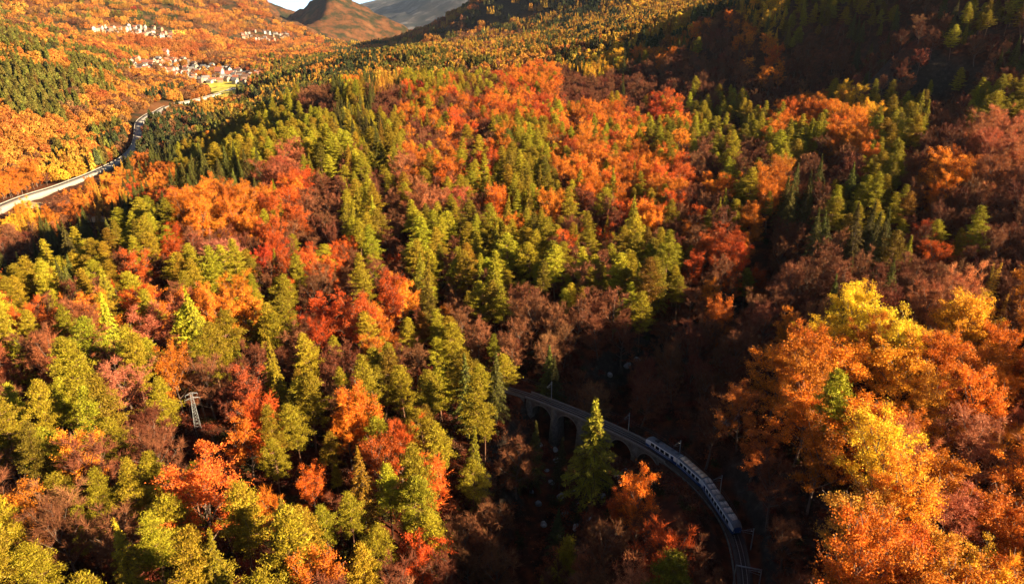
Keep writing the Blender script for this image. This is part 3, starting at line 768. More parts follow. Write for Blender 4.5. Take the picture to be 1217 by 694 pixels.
for (x, y, z, c, hh, wf, lab, tint) in heroes:
    k = KIND[LET[c]]; v = rng.integers(0, 97); h0 = TREES[k][v % len(TREES[k])][2]
    t = tint or tuple(TINT[LET[c]] * (1 + .1 * rng.normal()))
    rec.append(dict(x=x, y=y, z=z, kind=k, let=c, v=int(v), sc=hh / h0, wf=wf * min(1.15, (22 / hh) ** .5), rot=rng.random() * 6.28, tint=t, label=lab, hero=1))
for q in rec:
    q['tx'], q['ty'] = (float(v) for v in rng.normal(size=2) * .035)
    t = TREES[q['kind']]; q['h'] = t[q['v'] % len(t)][2] * q['sc']
    q['px'], q['py'] = project(q['x'], q['y'], q['z'] + q['h'] * .6)
    q['d'] = math.sqrt(q['x'] ** 2 + q['y'] ** 2 + (q['z'] - CZ) ** 2)
    q['inf'] = (-12 < q['px'] < 1229) and (-5 < q['py'] < 700 + 20)

# ---- labels: position told by landmarks one can find
LM = [('the power pylon', 236, 490), ('the tall sunlit spruce', 703, 520), ('the train', 825, 565), ('the viaduct', 655, 480),
      ('the brightest yellow beech', 1018, 372), ('the round scarlet beech', 385, 385), ('the bottom left corner', 10, 690), ('the bottom right corner', 1205, 690),
      ('the bottom of the track', 886, 690), ('the cone shaped pine', 760, 310), ('the tallest green spruce', 1018, 230), ('the pale pink beech', 265, 315),
      ('the lone golden beech', 657, 190), ('the wide dark pine', 604, 180), ('the middle right edge', 1212, 330), ('the middle left edge', 8, 370),
      ('the large gorge-lip pine', 543, 410), ('the yellow field', 265, 108), ('the road bend', 165, 165), ('the middle bottom edge', 560, 690), ('the small yellow foot-of-slope beech', 1010, 115), ('the top right corner', 1205, 10), ('the top edge above the viaduct', 700, 5), ('the top edge above the train', 900, 5)]
DIRS = ['right of', 'lower right of', 'below', 'lower left of', 'left of', 'upper left of', 'above', 'upper right of']
_ON = 'nearest second third fourth fifth sixth seventh eighth ninth tenth eleventh twelfth thirteenth fourteenth fifteenth sixteenth seventeenth eighteenth nineteenth'.split()
_TN = ('twenty', 'thirty', 'forty', 'fifty', 'sixty', 'seventy', 'eighty')
ORD = _ON + [w_ for T_ in _TN for w_ in [T_[:-1] + 'ieth'] + [T_ + '-' + ('first' if k == 0 else _ON[k]) for k in range(9)]]
def tone(q):
    r, g, b = q['tint']; k = q['kind']; L = q['let']
    if k in ('pine',): return 'bright yellow-green' if g > .225 else 'olive green' if g > .178 else 'dark green'
    if k == 'spruce': return 'deep green' if g < .1 else 'olive green'
    if k == 'larch': return 'golden' if r > .5 else 'dull gold'
    if k == 'bare': return 'brown' if r < .21 else 'reddish brown'
    if k == 'thin': return {'r': 'faded red', 'o': 'faded orange'}.get(L, 'pinkish')
    return {'o': 'orange', 'r': 'red', 'y': 'yellow'}.get(L, 'orange')
NOUN = {'pine': 'pine', 'spruce': 'spruce', 'larch': 'larch', 'beech': 'beech', 'thin': 'half-bare beech', 'bare': 'leafless tree'}
vis = {}
singles = []
for k in NAMES:
    c = [q for q in rec if q['kind'] == k and q['inf']]
    c.sort(key=lambda q: q['d'] / q['h'] - (50 if q.get('hero') else 0))
    singles += c[:298]
    for q in c[:298]: q['single'] = 1
cls = {}
for q in singles:
    if q['label']: continue
    best = min(range(len(LM)), key=lambda i: (LM[i][1] - q['px']) ** 2 + (LM[i][2] - q['py']) ** 2)
    dx, dy = q['px'] - LM[best][1], q['py'] - LM[best][2]
    di = int(round(math.atan2(dy, dx) / (math.pi / 4))) % 8
    hs = 'tall' if q['h'] > {'pine': 23.5, 'spruce': 27, 'larch': 24, 'beech': 21, 'thin': 19.5, 'bare': 17}[q['kind']] else 'small' if q['h'] < {'pine': 19, 'spruce': 22, 'larch': 20, 'beech': 17, 'thin': 16, 'bare': 13.5}[q['kind']] else 'middling'
    q['cl'] = (hs, tone(q), NOUN[q['kind']], DIRS[di], LM[best][0]); q['ld'] = math.hypot(dx, dy)
    cls.setdefault(q['cl'], []).append(q)
for c, L in cls.items():
    L.sort(key=lambda q: q['ld'])
    for i, q in enumerate(L):
        o = ORD[min(i, len(ORD) - 1)]
        if len(L) == 1: q['label'] = '%s %s %s %s %s' % (c[0], c[1], c[2], c[3], c[4])
        elif i == 0: q['label'] = '%s %s %s %s %s, closest in' % (c[0], c[1], c[2], c[3], c[4])
        else: q['label'] = '%s %s %s %s %s, %s outward' % (c[0], c[1], c[2], c[3], c[4], o)

# ---- build them
GROUPS = {'pine': 'pines of the mixed forest', 'spruce': 'spruces of the mixed forest', 'larch': 'golden larches of the forest', 'beech': 'autumn beeches of the forest', 'thin': 'half-bare beeches of the forest', 'bare': 'leafless trees of the forest'}
for q in singles:
    t = TREES[q['kind']]; tm, cm, h, w = t[q['v'] % len(t)]
    e = bpy.data.objects.new(NAMES[q['kind']], None); COL.objects.link(e); e.empty_display_size = 1
    e.location = (q['x'], q['y'], q['z'] - .35); e.rotation_euler = (q['tx'], q['ty'], q['rot']); e.scale = (q['sc'] * q['wf'], q['sc'] * q['wf'], q['sc'])
    tag(e, q['label'], {'pine': 'pine tree', 'spruce': 'spruce tree', 'larch': 'larch tree', 'bare': 'bare tree'}.get(q['kind'], 'beech tree'), GROUPS[q['kind']])
    link('trunk', tm, e); c = link('crown', cm, e); c['tint'] = [float(v) for v in q['tint']]

# ------------------------------------------------------------------ the rest of the forest: one object per kind
def join_mesh(name, parts, mats):
    V = []; LI = []; LT = []; MI = []; o = 0
    for i, (v, f) in enumerate(parts):
        V.append(v); LI.append((f + o).ravel()); LT.append(np.full(len(f), f.shape[1])); MI.append(np.full(len(f), i)); o += len(v)
    V = np.vstack(V).astype(np.float32); LI = np.concatenate(LI).astype(np.int32); LT = np.concatenate(LT).astype(np.int32)
    me = bpy.data.meshes.new(name); me.vertices.add(len(V)); me.vertices.foreach_set('co', V.ravel())
    me.loops.add(len(LI)); me.loops.foreach_set('vertex_index', LI); me.polygons.add(len(LT))
    me.polygons.foreach_set('loop_start', (np.cumsum(LT) - LT).astype(np.int32)); me.polygons.foreach_set('loop_total', LT)
    me.polygons.foreach_set('material_index', np.concatenate(MI).astype(np.int32))
    for m in mats: me.materials.append(m)
    me.update(calc_edges=True); return me
def mesh_arrays(me):
    v = np.empty(len(me.vertices) * 3, np.float32); me.vertices.foreach_get('co', v)
    k = me.polygons[0].loop_total; f = np.empty(len(me.loops), np.int32); me.loops.foreach_get('vertex_index', f)
    return v.reshape(-1, 3), f.reshape(-1, k)
def sample_collection(kind, meshes):
    c = bpy.data.collections.new(kind + '_samples')
    for i, me in enumerate(meshes):
        c.objects.link(bpy.data.objects.new('%s_sample_%s' % (kind, 'abcdefghijkl'[i]), me))
    return c
def scatter(name, coll, pts, idx, rot, scl, tint, label, cat):
    pts = np.asarray(pts, np.float32); me = bpy.data.meshes.new(name); me.vertices.add(len(pts)); me.vertices.foreach_set('co', pts.ravel())
    for nm, ty, arr, key in (('pick', 'INT', np.asarray(idx, np.int32), 'value'), ('turn', 'FLOAT_VECTOR', np.asarray(rot, np.float32), 'vector'), ('size', 'FLOAT_VECTOR', np.asarray(scl, np.float32), 'vector'), ('tint', 'FLOAT_VECTOR', np.asarray(tint, np.float32), 'vector')):
        a = me.attributes.new(nm, ty, 'POINT'); a.data.foreach_set(key, arr.ravel())
    o = link(name, me); g = bpy.data.node_groups.new(name, 'GeometryNodeTree')
    g.interface.new_socket('Geometry', in_out='INPUT', socket_type='NodeSocketGeometry'); g.interface.new_socket('Geometry', in_out='OUTPUT', socket_type='NodeSocketGeometry')
    N = g.nodes.new; L = g.links.new; gi = N('NodeGroupInput'); go = N('NodeGroupOutput')
    mp = N('GeometryNodeMeshToPoints'); L(gi.outputs[0], mp.inputs[0])
    ip = N('GeometryNodeInstanceOnPoints'); L(mp.outputs[0], ip.inputs['Points'])
    ci = N('GeometryNodeCollectionInfo'); ci.inputs[0].default_value = coll; ci.inputs['Separate Children'].default_value = True; ci.inputs['Reset Children'].default_value = True
    L(ci.outputs[0], ip.inputs['Instance']); ip.inputs['Pick Instance'].default_value = True
    def at(n_, ty):
        a = N('GeometryNodeInputNamedAttribute'); a.data_type = ty; a.inputs['Name'].default_value = n_; return a.outputs[0]
    L(at('pick', 'INT'), ip.inputs['Instance Index']); L(at('turn', 'FLOAT_VECTOR'), ip.inputs['Rotation']); L(at('size', 'FLOAT_VECTOR'), ip.inputs['Scale'])
    L(ip.outputs[0], go.inputs[0])
    md = o.modifiers.new('scatter', 'NODES'); md.node_group = g
    tag(o, label, cat, kind='stuff'); return o
SAMP = {}
for k, L in TREES.items():
    SAMP[k] = sample_collection(k, [join_mesh('%s_sample' % k, [mesh_arrays(a), mesh_arrays(b)], [a.materials[0], b.materials[0]]) for a, b, _, _ in L])
STUFFNAME = {'pine': ('pine_forest', 'pines of the forest beyond the nearest ones'), 'spruce': ('spruce_forest', 'dark spruces farther back on the slopes'), 'larch': ('larch_forest', 'golden larches on the far slopes'),
             'beech': ('beech_forest', 'orange and red beeches farther back in the forest'), 'thin': ('half_bare_forest', 'half-bare reddish beeches farther back'), 'bare': ('leafless_forest', 'leafless brown trees farther back')}
for k in TREES:
    L = [q for q in rec if q['kind'] == k and not q.get('single')]
    if not L: continue
    scatter(STUFFNAME[k][0], SAMP[k], [(q['x'], q['y'], q['z'] - .35) for q in L], [q['v'] % len(TREES[k]) for q in L], [(q['tx'], q['ty'], q['rot']) for q in L],
            [(q['sc'] * q['wf'], q['sc'] * q['wf'], q['sc']) for q in L], [q['tint'] for q in L], STUFFNAME[k][1], 'forest')
print('singles', len(singles), 'rec', len(rec))

# far forest: single light trees to 2.6 km, patches of trees beyond
def fm(seed, kind, ntri, h, w): v, f = far_tree(seed, kind, ntri, h, w); return new_mesh('far_%s' % kind, v, f, [M_LEAF if kind == 'broad' else M_NEEDLE])
FARC = sample_collection('far', [fm(1, 'conifer', 260, 23, 3.6), fm(2, 'conifer', 260, 26, 3.8), fm(3, 'larch', 240, 24, 3.4), fm(4, 'broad', 300, 18, 5.6), fm(5, 'broad', 300, 16, 5.0), fm(6, 'broad', 300, 20, 5.8)])
def far_pts(step, r0, r1, az1=40):
    X, Y, Z = make_points(step, r0, r1, math.radians(-42), math.radians(az1))
    px, py = project_np(X, Y, Z + 12); ok = clear_mask(X, Y, Z, px, py) & (px > -60) & (px < 1300) & (py > -60)
    X, Y, Z, px, py = X[ok], Y[ok], Z[ok], px[ok], py[ok]
    sp1 = species(px, py, X, Y); m = sp1 != 8; X, Y, Z, sp1, py = X[m], Y[m], Z[m], sp1[m], py[m]
    n = len(X); T2 = TINT.copy(); T2[2] = (.42, .23, .03); T2[5] = (.58, .33, .03); T2[3] = (.50, .215, .035); T2[4] = (.40, .135, .03); T2[6] = (.20, .09, .035); T2[0] = (.14, .12, .02); T2[1] = (.06, .065, .02)
    t = T2[sp1] * (1 + .2 * rng.normal(size=(n, 1))) * (1 + np.array([.1, .3, .2]) * rng.normal(size=(n, 1)) * .7)
    idx = np.where(sp1 <= 1, rng.integers(0, 2, n), np.where(sp1 == 2, 2, 3 + rng.integers(0, 3, n)))
    return X, Y, Z, sp1, np.clip(t, .01, .95), idx, n
X, Y, Z, sp1, t, idx, n = far_pts(7.6, 1000, 2500)
m = ~screens(X, Y, Z, 18.0, VIEW[-200:]); X, Y, Z, sp1, t, idx = X[m], Y[m], Z[m], sp1[m], t[m], idx[m]; n = len(X)
s = .7 + .5 * rng.random(n); print('far', n)
scatter('far_forest', FARC, np.column_stack([X, Y, Z - .3]), idx, np.column_stack([0 * X, 0 * X, rng.random(n) * 6.28]), np.column_stack([s * 1.1, s * 1.1, s]), t, 'autumn forest covering the middle distance in gold, orange and green', 'forest')
# patches
def patch(seed, kind, n, rad):
    g = np.random.default_rng(seed); G = Geo()
    for i in range(n):
        v, f = far_tree(seed * 31 + i, kind, 60, 21 * (.7 + .5 * g.random()), 5.2 if kind == 'broad' else 4.2)
        a = g.random() * 6.28; q = rad * math.sqrt(g.random()); G.add(v + [q * math.cos(a), q * math.sin(a), 0], f)
    return new_mesh('patch', *G.get(), [M_LEAF if kind == 'broad' else M_NEEDLE])
PC = sample_collection('patch', [patch(1, 'conifer', 12, 20), patch(2, 'conifer', 12, 20), patch(3, 'larch', 12, 20), patch(4, 'broad', 10, 20), patch(5, 'broad', 10, 20), patch(6, 'broad', 10, 20)])
X, Y, Z, sp1, t, idx, n = far_pts(25, 2500, 6300)
a = np.arctan2(X, Y); pe = ray(397, 0)[0]; keep = ~((Z > CZ + 700) | ((np.hypot(X, Y) > 4200) & (a > pe - .085) & (a < pe + .10)) | ((X > 0) & (Y > 2700)) | ((np.hypot(X, Y) > 3300) & (rng.random(n) < .35)) | ((np.hypot(X, Y) > 4300) & (rng.random(n) < .3)))
X, Y, Z, t, idx = X[keep], Y[keep], Z[keep], t[keep], idx[keep]; n = len(X); s = .7 + .5 * rng.random(n); print('patches', n)
scatter('distant_forest', PC, np.column_stack([X, Y, Z - 4]), idx, np.column_stack([0 * X, 0 * X, rng.random(n) * 6.28]), np.column_stack([s * 1.1, s * 1.1, s]), t, 'distant autumn forest on the valley slopes and mountain flanks', 'forest')

# undergrowth
def bush(seed):
    g = np.random.default_rng(seed); n = 170; c = g.normal(size=(n, 3)) * [.8, .8, .45] + [0, 0, .8]; c[:, 2] = np.abs(c[:, 2])
    return new_mesh('bush', *blades(g, c, .5, .6, .5), [M_LEAF])
BC = sample_collection('bush', [bush(i) for i in range(4)])
X, Y, Z = make_points(2.9, 60, 430, math.radians(-44), math.radians(42))
d, _ = dist_line(X, Y, RAIL[::4]); d2, _ = dist_line(X, Y, GORGE)
m = (d > 3.6) & (d2 > 3) & (fbm(X / 14, Y / 14, 3, 77) > -.25); X, Y, Z = X[m], Y[m], Z[m]; n = len(X); d = d[m]
s = .5 + .9 * rng.random(n); s = np.where(d < 8, s * .5, s)
bt = np.array([(.16, .035, .018), (.08, .03, .018), (.05, .045, .012), (.22, .055, .02), (.10, .04, .02)])
t = bt[rng.integers(0, 5, n)] * (.7 + .6 * rng.random((n, 1)))
scatter('undergrowth', BC, np.column_stack([X, Y, Z - .2]), rng.integers(0, 4, n), np.column_stack([0 * X, 0 * X, rng.random(n) * 6.28]), np.column_stack([s * 1.2, s * 1.2, s]), t, 'russet and green undergrowth between the trees', 'undergrowth')
print('bushes', n)
# ------------------------------------------------------------------ railway
def stone_material(name, lo, hi, sc=1.6):
    m, t, b = nodes(name); pos = geo_pos(t)
    br = t.nodes.new('ShaderNodeTexVoronoi'); br.feature = 'DISTANCE_TO_EDGE'; br.inputs['Scale'].default_value = sc
    mp = t.nodes.new('ShaderNodeMapping'); mp.inputs['Scale'].default_value = (1, 1, 1.7); t.links.new(pos, mp.inputs[0]); t.links.new(mp.outputs[0], br.inputs['Vector'])
    c = ramp(t, noise(t, .8, 6, pos, .7), [(.3, lo), (.7, hi)])
    j = ramp(t, br.outputs['Distance'], [(0, (.45, .45, .45)), (.08, (1, 1, 1))])
    t.links.new(mix(t, 1, c, j, 'MULTIPLY'), b.inputs['Base Color']); b.inputs['Roughness'].default_value = .9
    bump(t, b, br.outputs['Distance'], .4, .1); return m
M_STONE = stone_material('masonry', (.09, .075, .06), (.26, .22, .18))
M_COPING = simple('coping_stone', (.24, .20, .17), .85, .25, 1.5)
M_BALLAST = simple('ballast', (.085, .06, .048), .95, .45, 3.5, bmp=.6)
M_RAIL = simple('rail_steel', (.42, .38, .36), .35, .2, 2.0, metal=.8)
M_INS = simple('insulator_glass', (.16, .15, .14), .3, .1)
M_SLEEPER = simple('sleeper_wood', (.07, .05, .04), .9, .3, 2.0)
M_GALV = simple('galvanised_steel', (.42, .43, .44), .5, .2, 2.0, metal=.4)
M_WIRE = simple('copper_wire', (.10, .08, .07), .5, .1)
M_BLUE = simple('blue_paint', (.02, .075, .26), .3, .15, 1.0)
M_CREAM = simple('cream_paint', (.85, .83, .78), .35, .08, 1.0)
M_TROOF = simple('grey_roof_paint', (.13, .135, .15), .5, .2, 1.5)
M_TBROWN = simple('brown_roof_equipment', (.62, .50, .42), .55, .35, 1.5)
M_SUNPANEL = simple('sun_tinted_roof_panel', (.85, .62, .40), .3, .15, 1.2)  # golden sunlight on the roof panels painted in as tan
M_DARK = simple('dark_underframe', (.03, .03, .035), .8, .3)
mg, tg, bgl = nodes('window_glass'); bgl.inputs['Base Color'].default_value = (.015, .018, .022, 1); bgl.inputs['Roughness'].default_value = .08; M_GLASS = mg
ml, tl, bll = nodes('lamp_glass'); bll.inputs['Base Color'].default_value = (.8, .78, .7, 1); bll.inputs['Roughness'].default_value = .15; M_LAMP = ml

def box(c, s, rz=0):
    """vertices and faces of a box with centre c and size s"""
    x, y, z = s[0] / 2, s[1] / 2, s[2] / 2
    v = np.array([(-x, -y, -z), (x, -y, -z), (x, y, -z), (-x, y, -z), (-x, -y, z), (x, -y, z), (x, y, z), (-x, y, z)])
    ca, sa = math.cos(rz), math.sin(rz); v = v @ np.array([[ca, sa, 0], [-sa, ca, 0], [0, 0, 1]]) + c
    return v, np.array([(0, 3, 2, 1), (4, 5, 6, 7), (0, 1, 5, 4), (1, 2, 6, 5), (2, 3, 7, 6), (3, 0, 4, 7)])
def beam(a, b, w):
    a = np.array(a, float); b = np.array(b, float); return tube(np.array([a, b]), [w, w], 4)
def sweep(s0, s1, prof, step=1.0, z0=ZR, caps=True):
    """sweep a cross-section [(offset to the left of travel, height)] along the track"""
    ss = np.append(np.arange(s0, s1, step), s1); V = []
    for s in ss:
        x, y, a = rail_at(s); nx, ny = -math.sin(a), math.cos(a)
        for o, h in prof: V.append((x + nx * o, y + ny * o, z0 + h))
    k = len(prof); n = len(ss); F = []
    for i in range(n - 1):
        for j in range(k):
            F.append([i * k + j, i * k + (j + 1) % k, (i + 1) * k + (j + 1) % k, (i + 1) * k + j])
    if caps: F.append(list(range(k))[::-1]); F.append([(n - 1) * k + j for j in range(k)])
    return np.array(V), F
SEND = RS[-1] - 1
def rect(o0, o1, h0, h1): return [(o0, h0), (o1, h0), (o1, h1), (o0, h1)]
tr = tag(bpy.data.objects.new('railway_track', None), 'single curving railway track across the viaduct and round the bend', 'railway track'); COL.objects.link(tr)
x, y, _ = rail_at(S_V1); tr.location = (x, y, ZR)
def world_part(name, me, parent):
    o = link(name, me, parent); o.matrix_parent_inverse = Matrix.Translation(-Vector(parent.location)); return o
v, f = sweep(1, SEND, [(1.93, -.62), (1.3, -.22), (-1.3, -.22), (-1.93, -.62)])
world_part('ballast_bed', new_mesh('ballast_bed', v, f, [M_BALLAST]), tr)
for o in (-.53, .53):
    v, f = sweep(1, SEND, rect(o - .05, o + .05, -.10, .06)); world_part('rail', new_mesh('rail', v, f, [M_RAIL]), tr)
G = Geo()
for s in np.arange(1.5, SEND, .65):
    x, y, a = rail_at(s); G.add(*box((x, y, ZR - .16), (.24, 2.0, .16), a))
world_part('sleepers', tag(link('x', new_mesh('sleepers', *G.get(), [M_SLEEPER])), kind='stuff').data, tr)
bpy.data.objects.remove(bpy.data.objects['x']); bpy.data.objects['sleepers']['kind'] = 'stuff'

# ---- viaduct: masonry arches on piers, parapet on both sides
vi = tag(bpy.data.objects.new('viaduct', None), 'curved stone arch viaduct carrying the railway over the dark gorge', 'viaduct'); COL.objects.link(vi)
vx, vy, _ = rail_at((S_V0 + S_V1) / 2); vi.location = (vx, vy, ZR - 30)
VL = S_V1 - S_V0; NS = max(4, int(round(VL / 11.0))); SP = VL / NS; HW = 2.1; PW = 2.0
for k in range(NS):
    s0 = S_V0 + k * SP; span = SP - PW; V = []; F = []
    n = 14; top = -.62; spring = -3.2 - 0.5 * span * .75
    for side in (0, 1):
        for i in range(n + 1):
            u = i / n; s = s0 + PW / 2 + span * u; x, y, a = rail_at(s); nx, ny = -math.sin(a), math.cos(a); o = HW if side else -HW
            arch = spring + math.sqrt(max(0, 1 - (2 * u - 1) ** 2)) * (-1.7 - spring)
            V += [(x + nx * o, y + ny * o, ZR + top), (x + nx * o, y + ny * o, ZR + arch)]
    m = 2 * (n + 1)
    for i in range(n):
        a0, b0, a1, b1 = 2 * i, 2 * i + 1, 2 * i + 2, 2 * i + 3
        F += [[a0, b0, b1, a1], [m + a0, m + a1, m + b1, m + b0], [b0, m + b0, m + b1, b1], [a0, a1, m + a1, m + a0]]
    world_part('arch', new_mesh('arch', V, F, [M_STONE]), vi)
    # voussoir ring, slightly proud
    V = []; F = []
    for side in (1, -1):
        base = len(V)
        for i in range(n + 1):
            u = i / n; s = s0 + PW / 2 + span * u; x, y, a = rail_at(s); nx, ny = -math.sin(a), math.cos(a)
            cz_ = math.sqrt(max(0, 1 - (2 * u - 1) ** 2))
            for o, hh in ((HW - .2, 0), (HW + .08, 0), (HW + .08, .5), (HW - .2, .5)):
                V.append((x + nx * o * side, y + ny * o * side, ZR + spring + cz_ * (-1.7 - spring) + hh * (.4 + .6 * cz_) - .02))
        for i in range(n):
            for j in range(4): F.append([base + i * 4 + j, base + i * 4 + (j + 1) % 4, base + i * 4 + 4 + (j + 1) % 4, base + i * 4 + 4 + j])
    world_part('arch_ring', new_mesh('arch_ring', V, F, [M_COPING]), vi)
for k in range(NS + 1):
    s = S_V0 + k * SP; x, y, a = rail_at(s); zb = min(ground1(x + i, y + j) for i in (-3, 0, 3) for j in (-3, 0, 3)) - 1.5
    H = (ZR - .62) - zb; v, f = box((0, 0, 0), (1, 1, 1)); w_ = np.where(v[:, 2] < 0, 1 + .035 * H, 1.0)
    v = v * np.column_stack([w_ * PW, w_ * (2 * HW + .06), np.full(8, H)])
    ca, sa = math.cos(a), math.sin(a); v = v @ np.array([[ca, sa, 0], [-sa, ca, 0], [0, 0, 1]]) + [x, y, zb + H / 2 - .003]
    world_part('pier', new_mesh('pier', v, f, [M_STONE]), vi)
for o in (1, -1):
    v, f = sweep(S_V0 - 1.5, S_V1 + 1.5, rect(o * 1.95, o * 2.3, -.617, .10)); world_part('parapet', new_mesh('parapet', v, f, [M_COPING]), vi)
# stone edge wall on the outer side of the bend
OUT = -1 if project(*[rail_at(s_of_px(840))[i] + [-math.sin(rail_at(s_of_px(840))[2]), math.cos(rail_at(s_of_px(840))[2])][i] * 3 for i in (0, 1)], ZR)[0] > 840 else 1
sL, sR = S_V1 + 1.6, SEND
v, f = sweep(sL, sR, rect(OUT * 2.35, OUT * 2.75, -6.0, -.3)); me = new_mesh('retaining_wall', v, f, [M_STONE])
tag(link('retaining_wall', me), 'low stone retaining wall along the outer edge of the railway bend', 'retaining wall')
v, f = sweep(4, S_V0 - 1.7, rect(OUT * 2.35, OUT * 2.75, -5.0, -.3)); me = new_mesh('retaining_wall', v, f, [M_STONE])
tag(link('retaining_wall', me), 'short stone wall beside the track left of the viaduct, half under trees', 'retaining wall')

# ---- masts and contact wire
def mast(s, side, h, label, portal=False):
    x, y, a = rail_at(s); nx, ny = -math.sin(a) * side, math.cos(a) * side; ox, oy = x + nx * 2.9, y + ny * 2.9
    t = tag(bpy.data.objects.new('catenary_mast', None), label, 'catenary mast', 'masts along the railway'); COL.objects.link(t)
    zb = ZR - .75; t.location = (ox, oy, zb)
    link('pole', new_mesh('pole', *tube([(0, 0, -.5), (0, 0, h)], [.16, .11], 8), [M_GALV]), t)
    G = Geo(); G.add(*beam((0, 0, h - .9), (-nx * 3.1, -ny * 3.1, h - .9), .05)); G.add(*beam((0, 0, h - .05), (-nx * 2.4, -ny * 2.4, h - .85), .035)); G.add(*beam((0, 0, h - 1.9), (-nx * 2.9, -ny * 2.9, h - 1.3), .035))
    link('bracket', new_mesh('bracket', *G.get(), [M_GALV]), t)
    G = Geo()
    for q in np.linspace(0, .3, 4): G.add(*tube([(-nx * (.3 + q), -ny * (.3 + q), h - .9), (-nx * (.34 + q), -ny * (.34 + q), h - .9)], [.11, .11], 8))
    link('insulator', new_mesh('insulator', *G.get(), [M_CREAM]), t)
    if portal:
        w_ = 5.9
        link('pole', new_mesh('pole', *tube([(-nx * w_, -ny * w_, -.5), (-nx * w_, -ny * w_, h)], [.16, .11], 8), [M_GALV]), t)
        link('crossbeam', new_mesh('crossbeam', *box((-nx * w_ / 2, -ny * w_ / 2, h - .2), (w_, .16, .3), math.atan2(ny, nx)), [M_GALV]), t)
IN = -OUT
mast(s_of_px(650), IN, 7.4, 'catenary mast on the far side of the viaduct, left of the spruce')
mast(s_of_px(741), IN, 7.4, 'catenary mast on the viaduct just behind the rear of the train')
mast(s_of_px(799), IN, 7.4, 'catenary mast beside the rear carriage of the train')
mast(s_of_px(845), IN, 7.4, 'catenary mast beside the middle of the train')
mast(s_of_px(879), IN, 7.0, 'catenary mast with a bracket arm right of the front of the train')
mast(s_of_px(886.6) + 3, IN, 7.0, 'twin-pole catenary mast over the track at the bottom of the bend', True)
v, f = sweep(2, SEND, rect(-.02, .02, 5.15, 5.19), 2.0); tag(link('contact_wire', new_mesh('contact_wire', v, f, [M_WIRE])), 'thin overhead contact wire following the railway', 'overhead wire')
v, f = sweep(2, SEND, rect(-.02, .02, 6.0, 6.04), 2.0); tag(link('messenger_wire', new_mesh('messenger_wire', v, f, [M_WIRE])), 'upper messenger wire hung above the contact wire of the railway', 'overhead wire')

